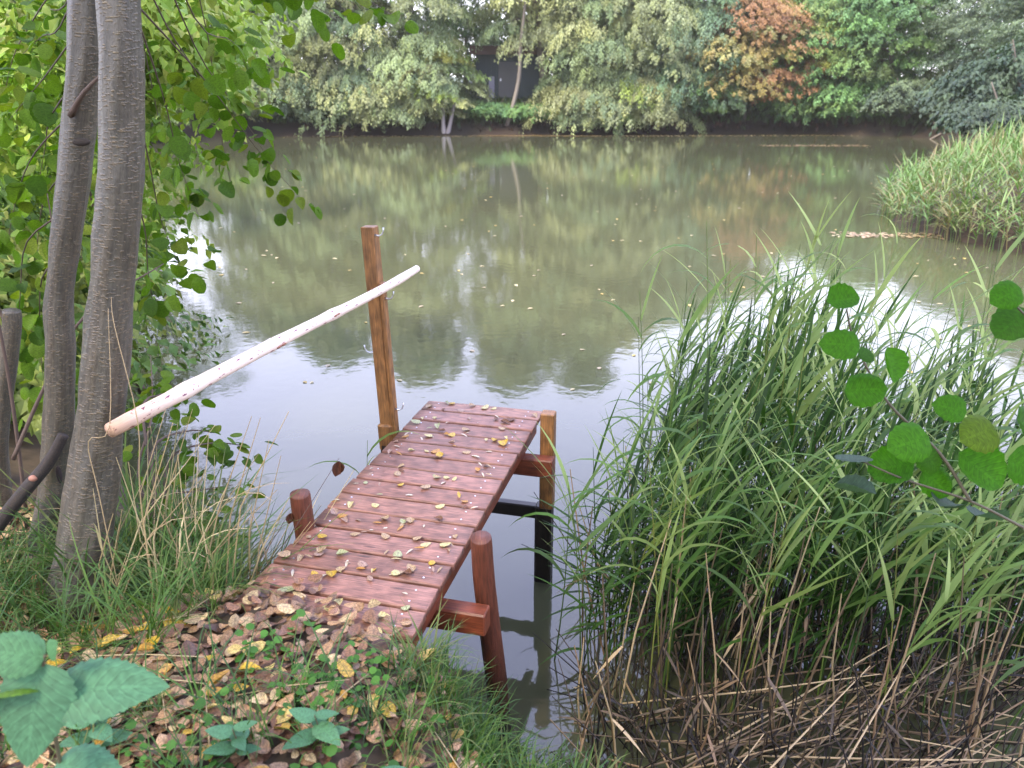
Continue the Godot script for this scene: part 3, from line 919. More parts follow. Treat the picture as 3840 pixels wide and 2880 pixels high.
# ---------------------------------------------------------------- alders beside the jetty
func front_trees() -> void:
	for k in 5:
		leaf_kinds.append(leaf_mesh(1.0, R(.78, .98), 1 if k < 4 else 2, 10, R(.1, .45), R(.02, .25), 0.09, R(-.2, .25), .25))
	var tones := tone_mats(M.leaf, [Color(.15, .29, .02), Color(.12, .24, .02), Color(.18, .31, .03), Color(.09, .19, .02), Color(.21, .29, .03)])
	var shore_tones := [Color(.11, .19, .02), Color(.08, .15, .02), Color(.13, .21, .03)]
	var a := thing("alder_tree", "stout grey alder trunk with pale bark flecks behind the pole's lower end", "tree", V(-1.48, 0.7, -2.36))
	var o := a.position
	var tp := [V(-1.50, .5, -2.34), V(-1.485, .72, -2.35), V(-1.46, .86, -2.37), V(-1.365, 1.26, -2.42), V(-1.254, 1.735, -2.45), V(-1.148, 2.18, -2.45), V(-1.089, 2.59, -2.45), V(-1.02, 3.4, -2.5), V(-.98, 5.2, -2.6), V(-1.0, 8.0, -2.7)]
	part("trunk", trunk_mesh(tp.map(func(p): return p - o), [.135, .112, .093, .073, .066, .061, .058, .055, .05, .02], 28, .22, 7), M.bark, a)
	var c0 := thing("alder_sapling", "bushy yellow green alder sapling filling the space behind the trunks", "sapling", V(-2.9, .3, -5.9))
	part("stem", trunk_mesh([V(0, -.2, 0), V(-.1, 1.0, 0), V(-.2, 2.4, -.1), V(-.1, 3.0, -.1)], [.03, .024, .014, .004], 8, .1), M.twig, c0)
	var alist := [
		[V(-1.24, 2.38, -3.5), V(-1.24, 2.07, -4.1), V(-1.17, 1.81, -4.5)], [V(-1.24, 2.52, -3.4), V(-1.27, 2.29, -3.9), V(-1.25, 2.01, -4.3)],
		[V(-1.31, 2.35, -3.2), V(-1.48, 2.04, -3.7), V(-1.54, 1.77, -4.0)], [V(-1.19, 2.61, -3.3), V(-1.25, 2.56, -3.9), V(-1.33, 2.41, -4.4)],
		[V(-.97, 2.77, -3.2), V(-.78, 2.80, -3.7), V(-.52, 2.66, -4.1)], [V(-1.17, 2.78, -3.6), V(-1.04, 2.79, -4.1), V(-.93, 2.71, -4.6)],
		[V(-1.40, 2.13, -3.2), V(-1.60, 1.79, -3.7), V(-1.70, 1.47, -4.1)], [V(-1.41, 1.88, -3.1), V(-1.56, 1.62, -3.4), V(-1.65, 1.36, -3.6)],
		[V(-1.18, 2.56, -3.0), V(-1.29, 2.43, -3.5), V(-1.49, 2.22, -4.2)], [V(-1.40, 2.58, -3.3), V(-1.80, 2.26, -4.3), V(-2.15, 1.79, -5.2)],
		[V(-1.48, 2.76, -4.2), V(-1.73, 2.09, -5.0), V(-1.84, 1.74, -5.4)]]
	for i in alist.size():
		var l: Array = alist[i]
		var start := V(-1.06 + R(-.02, .02), clampf(l[0].y + R(.25, .5), 1.9, 3.2), -2.47)
		start.x = lerpf(-1.254, -1.06, clampf((start.y - 1.735) / 1.2, 0, 1))
		var pts: Array = [start] + l
		var b := part("branch", trunk_mesh(pts.map(func(p): return p - o), [.004, .003, .002, .001], 5, 0.0, 4), M.twig, a)
		twig_leaves(b, o, l, 27 if i != 4 else 20, .082, tones)
	for q in [[V(-3.3, 2.3, -6.2), V(.75, .95, .9), 20], [V(-3.3, 1.3, -5.6), V(.5, .7, .6), 12], [V(-2.9, 3.0, -6.0), V(.8, .5, .8), 14]]:
		crown(c0, q[0] - c0.position, q[1], q[2], [Color(.24, .36, .05), Color(.18, .31, .04), Color(.30, .38, .07), Color(.14, .24, .03)])
	crown(a, V(-2.35, 2.72, -5.2) - o, V(.55, .38, .8), 12, [Color(.24, .34, .06), Color(.18, .30, .05), Color(.28, .33, .09)])
	crown(a, V(-1.0, 5.0, -2.8) - o, V(2.1, 2.0, 2.0), 30, shore_tones)
	# the second, slimmer trunk
	var c := thing("alder_tree", "slimmer leaning alder trunk left of the stout one, with a torn hole low down", "tree", V(-1.80, 0.7, -2.66))
	o = c.position
	tp = [V(-1.83, .5, -2.62), V(-1.765, .76, -2.66), V(-1.70, 1.0, -2.69), V(-1.645, 1.24, -2.7), V(-1.59, 1.5, -2.7), V(-1.548, 1.72, -2.7), V(-1.411, 2.16, -2.7), V(-1.292, 2.61, -2.7), V(-1.15, 3.4, -2.75), V(-1.2, 5.0, -3.0), V(-1.3, 7.5, -3.3)]
	part("trunk", trunk_mesh(tp.map(func(p): return p - o), [.085, .06, .05, .051, .046, .045, .050, .056, .05, .04, .015], 24, .22, 6), M.bark, c)
	var s := SphereMesh.new()
	s.radius = 1.0; s.height = 2.0; s.radial_segments = 14; s.rings = 8
	part("torn_hole", s, M.hole, c, Transform3D(Basis().scaled(V(.009, .035, .012)), V(-1.655, 1.035, -2.645) - o))
	part("branch_scar", s, M.dark_bark, c, Transform3D(Basis(Vector3.BACK, .5).scaled(V(.03, .012, .01)), V(-1.365, 2.20, -2.653) - o))
	part("dead_twig", trunk_mesh([V(-1.38, 2.28, -2.65) - o, V(-1.30, 2.35, -2.6) - o, V(-1.22, 2.42, -2.62) - o], [.012, .007, .003], 6, .1, 3), M.twig, c)
	var blist := [
		[V(-1.70, 2.58, -3.3), V(-1.99, 2.57, -3.7), V(-2.26, 2.51, -4.0)], [V(-1.71, 2.43, -3.2), V(-2.02, 2.35, -3.6), V(-2.26, 2.23, -3.8)],
		[V(-1.85, 2.26, -3.4), V(-2.18, 2.10, -3.9), V(-2.42, 1.90, -4.2)], [V(-1.77, 2.14, -3.1), V(-2.05, 1.95, -3.4), V(-2.26, 1.72, -3.6)],
		[V(-1.93, 1.95, -3.4), V(-2.23, 1.73, -3.8), V(-2.41, 1.47, -4.0)], [V(-1.93, 1.79, -3.2), V(-2.13, 1.52, -3.4), V(-2.25, 1.28, -3.5)],
		[V(-1.69, 2.52, -3.4), V(-2.01, 2.24, -4.0), V(-2.30, 1.83, -4.4)], [V(-1.96, 1.62, -3.3), V(-2.20, 1.29, -3.6), V(-2.24, .99, -3.6)],
		[V(-1.82, 2.68, -3.6), V(-2.22, 2.72, -4.2), V(-2.52, 2.75, -4.6)], [V(-1.96, 1.87, -3.6), V(-2.14, 1.65, -4.0), V(-2.31, 1.40, -4.2)],
		[V(-2.15, 2.62, -3.9), V(-2.63, 2.44, -4.5), V(-2.98, 1.99, -4.8)]]
	for l in blist:
		var pts: Array = [V(-1.45, clampf(l[0].y + .2, 1.7, 2.8), -2.74)] + l
		pts[0].x = lerpf(-1.55, -1.26, clampf((pts[0].y - 1.72) / 0.9, 0, 1))
		var b := part("branch", trunk_mesh(pts.map(func(p): return p - o), [.004, .003, .002, .001], 5, 0.0, 4), M.twig, c)
		twig_leaves(b, o, l, 26, .082, tones)
	crown(c, V(-1.6, 4.8, -3.4) - o, V(1.9, 1.9, 1.9), 26, shore_tones)
	# unseen alders added behind the viewer so their crowns shade the near bank
	for q in [[V(2.3, .8, 1.7), V(1.5, 5.6, .2), V(2.6, 1.7, 2.6), 64, "unseen alder added behind the viewer to shade the bank, on the right"], [V(-2.6, .85, 1.3), V(-1.9, 5.4, .3), V(2.4, 1.7, 2.4), 60, "unseen alder added behind the viewer to shade the bank, on the left"], [V(.4, .9, 4.2), V(.2, 6.0, 3.2), V(3.4, 2.4, 2.4), 60, "unseen alder added farther back to shade the bank"]]:
		var tb := thing("alder_tree", q[4], "tree", q[0])
		var cc: Vector3 = q[1] - q[0]
		part("trunk", trunk_mesh([V(0, -.2, 0), V(cc.x * .2, 1.6, cc.z * .2), V(cc.x * .6, 3.2, cc.z * .6), cc + V(0, .8, 0)], [.15, .11, .09, .03], 14, .1), M.bark, tb)
		crown(tb, cc, q[2], q[3], shore_tones)
	# a third trunk at the picture's left edge, and the broken stem under it
	var d := thing("alder_tree", "grey trunk cut off by the left edge of the view", "tree", V(-2.5, .6, -3.1))
	o = d.position
	part("trunk", trunk_mesh([V(-2.5, .5, -3.1) - o, V(-2.22, 1.7, -3.1) - o, V(-2.0, 2.3, -3.05) - o, V(-1.96, 2.9, -3.1) - o, V(-1.9, 5, -3.2) - o], [.09, .06, .055, .05, .03], 16, .1), M.bark, d)
	var f := thing("broken_stem", "broken grey stem with a blunt top at the left edge", "tree stump", V(-2.13, .72, -3.0))
	o = f.position
	part("stem", trunk_mesh([V(-2.16, .6, -3.0) - o, V(-2.10, 1.0, -3.0) - o, V(-1.95, 1.45, -3.0) - o, V(-1.925, 1.56, -3.0) - o], [.045, .04, .034, .032], 14, .15), M.bark, f)
	part("shoot", trunk_mesh([V(-1.95, 1.50, -2.99) - o, V(-1.99, 1.7, -3.0) - o, V(-1.93, 1.95, -3.0) - o], [.008, .006, .003], 6), M.twig, f)
	var g := thing("dead_log", "dark dead log leaning on the slim trunk at the lower left", "log", V(-1.85, .85, -2.6))
	o = g.position
	part("log", trunk_mesh([V(-1.95, .74, -2.5) - o, V(-1.80, .94, -2.54) - o, V(-1.66, 1.10, -2.60) - o, V(-1.6, 1.2, -2.63) - o], [.026, .024, .021, .018], 12, .2), M.dark_bark, g)
	part("knot", s, M.knot, g, Transform3D(Basis().scaled(V(.016, .012, .012)), V(-1.70, 1.06, -2.565) - o))
	# thin dead stems between
	for q in [[V(-1.98, .75, -2.9), V(-1.93, 1.3, -2.9), V(-1.92, 1.75, -2.9), V(-1.95, 2.1, -2.9)], [V(-1.95, 1.0, -2.85), V(-1.8, 1.28, -2.9), V(-1.62, 1.55, -2.95), V(-1.4, 1.7, -3.2)], [V(-1.80, .8, -2.95), V(-1.78, 1.3, -2.95), V(-1.72, 1.7, -3.0), V(-1.7, 2.0, -3.0)]]:
		var sh := thing("bare_shoot", pick(["thin reddish bare shoot standing among the trunks"]), "shoot", q[0], "bare shoots beside the trunks")
		part("stem", trunk_mesh(q.map(func(p): return p - q[0]), [.009, .007, .005, .002], 6), M.twig, sh)
	# leafy sprouts in front of the water, right of the stout trunk
	var h := thing("alder_sprout", "leafy alder sprouts and thin stems at the water's edge right of the trunk", "shrub", V(-1.38, .72, -2.8))
	o = h.position
	var slist := [
		[V(-1.43, 1.0, -2.9), V(-1.37, 1.01, -3.1), V(-1.29, .96, -3.2)], [V(-1.42, .91, -3.0), V(-1.32, .91, -3.2), V(-1.19, .85, -3.3)],
		[V(-1.49, 1.12, -3.0), V(-1.49, 1.14, -3.2), V(-1.48, 1.11, -3.4)], [V(-1.43, .82, -2.85), V(-1.33, .78, -3.0), V(-1.20, .76, -3.1)],
		[V(-1.42, .77, -2.8), V(-1.36, .71, -2.9), V(-1.28, .67, -3.0)], [V(-1.50, .90, -2.9), V(-1.50, 1.08, -3.1), V(-1.56, 1.28, -3.3)],
		[V(-1.36, .77, -2.75), V(-1.31, .63, -2.85), V(-1.22, .62, -2.9)]]
	for l in slist:
		var b := part("stem", trunk_mesh([V(0, -.1, 0)] + l.map(func(p): return p - o), [.007, .006, .004, .0015], 5, 0.0, 4), M.twig, h)
		twig_leaves(b, o, l, 24, .058, tones)

func crown(t: Node3D, c: Vector3, r: Vector3, n: int, tones: Array) -> void:
	var xfs := []
	var cols := []
	if not sprays.has("near"): sprays["near"] = spray_mesh(15, 9, 0.075, 0.058, 0.3, 0.15)
	for i in n:
		var p := V(R(-1, 1), R(-.9, 1), R(-1, 1)).normalized() * pow(R(.05, 1), .4) * r + c
		for k in 26:
			var q := p + V(R(-1, 1), R(-.6, .6), R(-1, 1)) * .5
			var dir := V(R(-1, 1), R(-.7, .2), R(-1, 1)).normalized()
			var sd := dir.cross(Vector3.UP).normalized()
			xfs.append(Transform3D(Basis(dir, sd.cross(dir), sd), q))
			cols.append(pick(tones) * R(.8, 1.2))
	var m := many("crown", sprays["near"], M.far_leaf, t, xfs, cols)
	m.set_meta("kind", "stuff")

# ---------------------------------------------------------------- reeds
var reed_stems := []
var reed_blades := []
var reed_tones := []
var dead_stems := []

func reed_top(x: float, z: float) -> float:       # how high the clump stands, highest in its middle
	var a := x / -z
	var t: float
	if a < 0.16: t = lerpf(0.55, 1.15, clampf((a - 0.02) / 0.14, 0, 1))
	elif a < 0.36: t = lerpf(1.15, 1.45, (a - 0.16) / 0.20)
	else: t = lerpf(1.45, 1.0, clampf((a - 0.36) / 0.3, 0, 1))
	return t

func one_reed(at: Vector3, h: float, lean: Vector3, label: String, group: String) -> Node3D:
	var t := thing("reed", label, "reed", at, group)
	var tm: Array = pick(reed_tones)
	var k := rng.randi() % reed_stems.size()
	var yaw := R(-.5, .5)
	var axis := Vector3.UP.cross(lean).normalized() if lean.length() > 0.01 else Vector3.RIGHT
	var b := Basis(axis, lean.length())
	part("stem", reed_stems[k][0], tm[1], t, Transform3D(b * Basis(Vector3.UP, yaw).scaled(V(1, h, 1)), V(0, 0, 0)))
	var n := rng.randi_range(6, 9)
	for i in n:
		var f := lerpf(0.36 if at.z < -2.85 else 0.55, 0.97, (i + R(0, .6)) / n)
		var p: Vector3 = b * (Basis(Vector3.UP, yaw) * (reed_stems[k][1].call(f) * V(1, h, 1)))
		var ya := (0.0 if rng.randf() < 0.62 else PI) + R(-.75, .75)
		part("leaf", pick(reed_blades), tm[0], t, Transform3D(b * Basis(Vector3.UP, ya) * Basis(Vector3.BACK, R(-.25, .3)).scaled(V(1, 1, 1) * R(.7, 1.15)), p))
	return t

func reeds() -> void:
	for k in 5:
		var bend := R(-.10, .12)
		var bz := R(-.08, .08)
		var fn := func(f: float) -> Vector3: return V(bend * f * f, f, bz * f * f)
		var pts := []
		var rads := []
		for i in 8:
			pts.append(fn.call(i / 7.0))
			rads.append(lerpf(.0042, .0012, i / 7.0))
		var st := mb()
		tube(st, pts, rads, 5, Color.WHITE, false)
		reed_stems.append([done(st), fn])
	for k in 8:
		var st := mb()
		var d := V(1, R(1.0, 2.6), R(-.2, .2))
		blade(st, V.call(0, 0, 0) if false else Vector3.ZERO, d, R(.28, .46), R(.014, .025), R(.3, 1.0) if k % 2 else R(1.2, 2.6), 7, Color.WHITE, V(R(-.4, .4), R(-.3, .3), 1).normalized())
		reed_blades.append(done(st))
	for c in [Color(.045, .12, .014), Color(.036, .10, .014), Color(.065, .14, .018), Color(.03, .075, .017), Color(.085, .13, .018)]:
		var a: StandardMaterial3D = M.grass.duplicate()
		a.vertex_color_use_as_albedo = false
		a.albedo_color = c.linear_to_srgb()
		var b := mat(Color(c.r * 1.5, c.g * 1.1, c.b * 1.4), .5)
		reed_tones.append([a, b])
	var how := func(h: float, lean: Vector3, z: float) -> String:
		return ("tall" if h > 1.25 else ("short" if h < .85 else "middling")) + (" right leaning" if lean.x > .09 else (" left leaning" if lean.x < 0.0 else " straight")) + (" green reed, front row, " if z > -2.85 else (" green reed, back row, " if z < -3.6 else " green reed, middle row, "))
	var pos_words := func(x: float, z: float) -> String:
		var a := x / -z
		var side := "left edge" if a < 0.17 else ("left half" if a < .33 else ("middle" if a < 0.48 else ("right half" if a < .66 else "right edge")))
		return side
	var n := 0
	var tries := 0
	while n < 215 and tries < 4000:
		tries += 1
		var z := -lerpf(2.35, 4.5, pow(rng.randf(), .8))
		var a := R(0.045, 0.86)
		var x := a * -z
		if shore_dist(Vector2(x, z)) > -0.12: continue
		if a < 0.17 and z < -3.3: continue
		if Vector2(x, z).distance_to(Vector2(.2, -3.5)) < .16: continue
		if a < 0.10 and rng.randf() < 0.6: continue
		if a > 0.42 and z < -3.4 and rng.randf() < 0.55: continue
		var h := reed_top(x, z) * R(.74, 1.14) * (1.0 + 0.12 * (-z - 3.0))
		if z > -2.9: h = minf(h, 1.15)
		var ln := V(R(-.1, .2), 0, R(-.12, .12))
		one_reed(V(x, -.05, z), h, ln, how.call(h, ln, z) + "%s of the reed clump" % pos_words.call(x, z), "reeds at the %s of the near clump" % pos_words.call(x, z))
		n += 1
	# tall ones that stand clear of the clump, each told apart by its place
	for q in [[V(1.05, -.05, -3.5), 1.66, "tall arching reed right of the tallest one"], [V(.72, -.05, -3.5), 1.5, "tall reed at the left shoulder of the clump"], [V(1.22, -.05, -3.4), 1.5, "tall reed at the crest of the clump"], [V(.98, -.05, -3.6), 1.86, "tallest reed, bending clear above the clump against the olive water"], [V(.86, -.05, -3.9), 1.55, "tall reed beside the tallest one on its left"], [V(1.42, -.05, -3.8), 1.5, "tall reed under the brightest glare on the water"], [V(2.35, -.05, -3.9), 1.62, "tall thin reed near the right edge with short side blades"], [V(2.5, -.05, -4.0), 1.7, "last tall reed at the right edge of the clump"], [V(1.9, -.05, -4.1), 1.4, "reed with one long blade crossing the bright glare"], [V(.36, -.05, -3.15), 1.02, "lone thin reed right beside the far square post"], [V(.30, -.05, -2.9), .95, "short reed between the two right hand posts"]]:
		one_reed(q[0], q[1], V(R(-.02, .06), 0, R(-.04, .04)), q[2], "")
	one_reed(V(-.62, -.05, -3.3), .9, V(-.16, 0, .02), "single pale reed leaning left beside the tall post", "")
	# the thick of the bed, beyond counting
	var st := mb()
	tube(st, [V(0, 0, 0), V(.01, .4, 0), V(.05, 1.0, .02)], [.004, .0035, .001], 4, Color(1.2, 1.1, .9), false)
	for i in 8:
		var f := lerpf(.3, .95, i / 8.0)
		var ya := (0.0 if i % 3 else PI) + R(-.8, .8)
		blade(st, V(.05 * f * f, f, .02 * f), V(cos(ya), R(1.0, 2.4), sin(ya)), R(.26, .42), .02, R(.4, 1.0) if i % 2 else R(1.2, 2.6), 5)
	var bed := done(st)
	var xfs := []
	var cols := []
	while xfs.size() < 300:
		var z := -R(2.7, 4.7)
		var a := R(0.10, 0.9)
		var x := a * -z
		if shore_dist(Vector2(x, z)) > -0.12 or (a < .2 and z < -3.2): continue
		if a > 0.4 and z < -3.5 and rng.randf() < 0.6: continue
		var h := reed_top(x, z) * R(.55, .95)
		if z > -2.9: h = minf(h, .95)
		xfs.append(Transform3D(Basis(V(R(-1, 1), 0, R(-1, 1)).normalized(), R(0, .16)) * Basis(Vector3.UP, R(0, .9)).scaled(V(1, h, 1)), V(x, -.04, z)))
		cols.append(pick([Color(.036, .09, .012), Color(.028, .075, .010), Color(.044, .105, .014), Color(.02, .05, .011)]) * R(.85, 1.15))
	tag(many("reed_bed", bed, M.grass, self, xfs, cols), "thick green reeds filling the clump right of the jetty", "reeds", "", "stuff")
	# dead reed stalks: standing ones and fallen ones on the water
	st = mb()
	tube(st, [V(0, 0, 0), V(.015, .5, 0), V(-.01, 1.0, .02)], [.0045, .004, .002], 5, Color.WHITE, false)
	blade(st, V(.014, .55, 0), V(.5, -.6, .2), .22, .014, .6, 4)
	var dead := done(st)
	var dm := tone_mats(M.straw, [Color(.33, .23, .13), Color(.24, .15, .085), Color(.44, .33, .19), Color(.13, .085, .05), Color(.10, .065, .04)])
	for i in 120:
		var z := -R(2.2, 3.6)
		var a := R(.10, .85)
		var x := a * -z
		if shore_dist(Vector2(x, z)) > -0.05: continue
		var h := R(.45, 1.0)
		var o := part("dead_reed", dead, pick(dm), self, Transform3D(Basis(V(R(-1, 1), 0, R(-1, 1)).normalized(), R(.02, .28)) * Basis(Vector3.UP, R(0, TAU)).scaled(V(1, h, 1)), V(x, -.03, z)))
		tag(o, "%s dead reed stalk standing in dark water, %s of the clump, %s" % ["long" if h > .72 else "short", pos_words.call(x, z), "near the bank" if z > -2.8 else "farther out"], "reed stalk", "standing dead reed stalks")
	for i in 88:
		var z := -R(1.75, 2.9)
		var a := R(.22, .75)
		var x := a * -z
		if shore_dist(Vector2(x, z)) > 0.1: continue
		var l := R(.4, 1.1)
		var yaw := R(-.5, .9) if rng.randf() < .75 else R(0, TAU)
		var o := part("dead_reed", dead, pick(dm), self, Transform3D(Basis(Vector3.UP, yaw) * Basis(Vector3.BACK, -PI / 2 + R(.03, .42)).scaled(V(1, l, 1)), V(x - l * .45 * cos(yaw), R(.01, .10), z + l * .45 * sin(yaw))))
		tag(o, "%s dead reed stalk fallen over water, %s of the clump, %s" % ["long" if l > .75 else "short", pos_words.call(x, z), "near the bank" if z > -2.25 else "farther out"], "reed stalk", "fallen dead reed stalks")
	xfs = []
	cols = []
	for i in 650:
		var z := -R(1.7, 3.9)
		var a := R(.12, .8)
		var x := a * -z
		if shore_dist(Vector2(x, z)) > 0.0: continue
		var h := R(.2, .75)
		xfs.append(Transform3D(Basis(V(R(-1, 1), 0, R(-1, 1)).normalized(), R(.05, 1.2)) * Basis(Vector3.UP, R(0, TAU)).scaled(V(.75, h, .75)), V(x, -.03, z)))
		cols.append(pick([Color(.014, .010, .008), Color(.02, .014, .010), Color(.008, .007, .006), Color(.06, .042, .024)]))  # mostly near-black: shade under the reeds is put into the stem colour
	tag(many("shade_dark_reed_litter", dead, M.straw, self, xfs, cols), "tangle of dead reed stems coloured near black to stand in for shade on the water", "reeds", "", "stuff")
	# the reed bank across the water at the right
	xfs = []
	cols = []
	while xfs.size() < 1250:
		var x := R(7.0, 15.0)
		var z := R(-21, -10.5)
		var d := shore_dist(Vector2(x, z))
		if d < -0.35 or d > 3.2: continue
		var h := R(.75, 1.5) * (0.62 + 0.16 * minf(maxf(d, 0.0), 2.0))
		xfs.append(Transform3D(Basis(V(R(-1, 1), 0, R(-1, 1)).normalized(), R(0, .22)) * Basis(Vector3.UP, R(0, TAU)).scaled(V(1.3, h, 1.3)), V(x, maxf(0.0, ground_h(x, z)) * 0.4, z)))
		cols.append(pick([Color(.13, .23, .08), Color(.11, .20, .055), Color(.16, .25, .09), Color(.18, .22, .09), Color(.22, .19, .10)]) * R(.85, 1.15))
	tag(many("reed_bank", bed, M.grass, self, xfs, cols), "bank of light green reeds jutting into the pond at the right", "reeds", "", "stuff")
	xfs = []
	cols = []
	var fl := leaf_mesh(0.11, 0.07, 1, 3, 0.15, 0.05)
	for i in 260:
		var x := R(5.6, 9.0)
		var z := -13.9 + R(-.25, .25) + (x - 7.4) * (0.9 if x > 7.4 else .1)
		xfs.append(Transform3D(Basis(Vector3.UP, R(0, TAU)).scaled(V(1, 1, 1) * R(.6, 1.2)), V(x, .012, z)))
		cols.append(pick([Color(.5, .36, .2), Color(.42, .3, .16), Color(.55, .48, .28)]))
	tag(many("drifted_leaves", fl, M.dry, self, xfs, cols), "drifted tan leaves floating at the foot of the right reed bank", "leaves", "", "stuff")

# ---------------------------------------------------------------- near bank: litter, grass, ivy
var fallen := []
func bank_cover() -> void:
	for k in 8:
		fallen.append(leaf_mesh(1.0, [.62, .7, .8, .55, .5, .28, .24, .75][k], [2, 1, 1, 2, 0, 0, 0, 2][k], 8, R(-.15, .3), R(-.12, .2), 0.05 if k < 4 else 0.0, R(-.3, .35), .3))
	var brown := [Color(.21, .115, .07), Color(.30, .19, .10), Color(.15, .08, .05), Color(.34, .23, .14), Color(.10, .055, .035), Color(.34, .21, .11), Color(.24, .15, .085), Color(.42, .33, .19)]
	for set_ in 3:
		var xfs := []
		var cols := []
		var want: int = [2600, 1900, 1250][set_]
		var tries := 0
		while xfs.size() < want and tries < 40000:
			tries += 1
			var x := R(-2.3, 0.75)
			var z := R(-3.1, -1.0)
			var d := shore_dist(Vector2(x, z))
			if d < 0.06: continue
			var q := Vector2(x + .45, z + 1.7)
			if x > -.3 and q.length() > R(.6, 1.3): continue
			if x < -1.5 and rng.randf() < .3: continue
			var y := ground_h(x, z)
			var s := deck_st(x, z)
			var rim := lerpf(1.60, 1.80, clampf(s.y / .6, 0, 1))
			if s.x < rim and s.y > -.02 and s.y < .62: continue
			if s.x < rim + .14 and s.y > -.02 and s.y < .62 and rng.randf() < .7: continue
			if s.y > -.02 and s.y < .62 and s.x < 1.84: y = maxf(y, .852)
			var sc := R(.026, .062)
			var tilt := Basis(V(R(-1, 1), 0, R(-1, 1)).normalized(), R(0, .42))
			xfs.append(Transform3D((tilt * Basis(Vector3.UP, R(0, TAU))).scaled(V(sc, sc, sc)), V(x, y + R(.004, .03), z)))
			cols.append(pick(brown) * R(1.0, 2.3))
		tag(many("leaf_litter", fallen[[1, 4, 7][set_]], M.dry, self, xfs, cols), ["damp brown fallen leaves carpeting the bank before the jetty", "narrow brown leaves mixed into the litter before the jetty", "broad pale brown leaves on top of the litter before the jetty"][set_], "leaves", "", "stuff")
	# single bright leaves on the litter
	var ym := tone_mats(M.dry, [Color(.72, .50, .035), Color(.66, .44, .06), Color(.80, .64, .22), Color(.62, .36, .05)])
	var yn := ["golden yellow", "amber", "pale lemon", "orange"]
	var zone := func(x: float, z: float) -> String:
		return ("left" if x < -.75 else ("middle" if x < -.2 else "right")) + (" part, near the camera" if z > -1.7 else " part, close to the jetty")
	var n := 0
	while n < 95:
		var x := R(-1.35, .2)
		var z := R(-2.25, -1.35)
		var d := shore_dist(Vector2(x, z))
		var s := deck_st(x, z)
		if d < 0.1 or (s.x < 2.05 and s.y > -.05 and s.y < .65): continue
		var k := rng.randi() % 4
		var sc := R(.035, .066)
		var o := part("fallen_leaf", fallen[[0, 1, 3, 4][rng.randi() % 4]], ym[k], self, Transform3D((Basis(V(R(-1, 1), 0, R(-1, 1)).normalized(), R(0, .6)) * Basis(Vector3.UP, R(0, TAU))).scaled(V(sc, sc, sc)), V(x, ground_h(x, z) + R(.034, .048), z)))
		tag(o, "%s fallen leaf on the brown litter, %s" % [yn[k], zone.call(x, z)], "leaf", "bright fallen leaves on the bank")
		n += 1
	# grass
	var tufts := []
	for k in 3:
		var st := mb()
		for i in 13:
			var a := R(0, TAU)
			blade(st, V(R(-.03, .03), -.01, R(-.03, .03)), V(cos(a) * .6, R(.9, 1.8), sin(a) * .6), R(.10, .22) * [1.0, 1.7, .7][k], R(.003, .0055), R(.6, 2.2), 5, Color.WHITE * R(.8, 1.2))
		tufts.append(done(st))
	var greens := [Color(.075, .16, .03), Color(.06, .13, .03), Color(.10, .18, .035), Color(.05, .11, .035), Color(.14, .17, .05)]
	var plots := [
		["long_grass", 1, 165, func(): return V(R(-1.9, -.8), 0, R(-3.1, -1.85)), "long arching grass around the foot of the trunks and beside the jetty"],
		["short_grass", 2, 520, func(): return V(R(-.2, .85), 0, R(-2.35, -1.0)), "short fresh green grass on the bank edge right of the litter"],
		["edge_grass", 0, 120, func(): return V(R(-.55, .05), 0, R(-2.15, -1.75)), "grass tufts growing over the near end of the jetty"],
		["tall_grass", 1, 80, func(): return V(R(-1.5, -.95), 0, R(-3.05, -2.35)), "tall wispy grass at the water's edge right of the stout trunk"],
		["shade_grass", 0, 190, func(): return V(R(-2.2, 0.3), 0, R(-1.75, -.9)), "thin grass coming through the leaf litter at the bottom edge"]]
	for p in plots:
		var xfs := []
		var cols := []
		var tries := 0
		while xfs.size() < p[2] and tries < 9000:
			tries += 1
			var v: Vector3 = p[3].call()
			var d := shore_dist(Vector2(v.x, v.z))
			if d < 0.03 or (p[0] == "short_grass" and d < .1 and v.x < .15): continue
			var s := deck_st(v.x, v.z)
			if s.y > -.03 and s.y < .63 and s.x < 2.12: continue
			if p[0] == "short_grass" and v.x < R(-.15, .22): continue
			if p[0] == "long_grass" and Vector2(v.x + 1.5, v.z + 2.4).length() < .14: continue
			var sc := R(.75, 1.3) * (1.7 if p[0] == "tall_grass" else (1.45 if p[0] == "short_grass" else 1.0))
			xfs.append(Transform3D(Basis(V(R(-1, 1), 0, R(-1, 1)).normalized(), R(0, .35)) * Basis(Vector3.UP, R(0, TAU)).scaled(V(sc, sc, sc)), V(v.x, ground_h(v.x, v.z), v.z)))
			cols.append(pick(greens) * R(.85, 1.2))
		tag(many(p[0], tufts[p[1]], M.grass, self, xfs, cols), p[4], "grass", "", "stuff")
	# dry stalks between trunk and jetty, pale against the water
	var dm := tone_mats(M.straw, [Color(.45, .33, .17), Color(.36, .26, .14), Color(.5, .40, .22)])
	for i in 80:
		var base := V(R(-1.42, -.92), 0, R(-3.0, -2.2))
		if shore_dist(Vector2(base.x, base.z)) < 0.02: base.z += .4
		base.y = ground_h(base.x, base.z)
		var l := R(.35, .85)
		var lean := V(R(-.25, .5), 1, R(-.35, .35)).normalized()
		var st := mb()
		tube(st, [V(0, 0, 0), lean * l * .5, lean * l + V(R(.0, .12), -.04, R(-.05, .05))], [.0028, .0022, .0009], 4, Color.WHITE, false)
		if i % 3 == 0: blade(st, lean * l * .5, lean + V(R(-.6, .8), -.2, 0), R(.15, .3), .008, R(.8, 2.2), 4)
		var o := part("dry_stalk", done(st), pick(dm), self, Transform3D(Basis(), base))
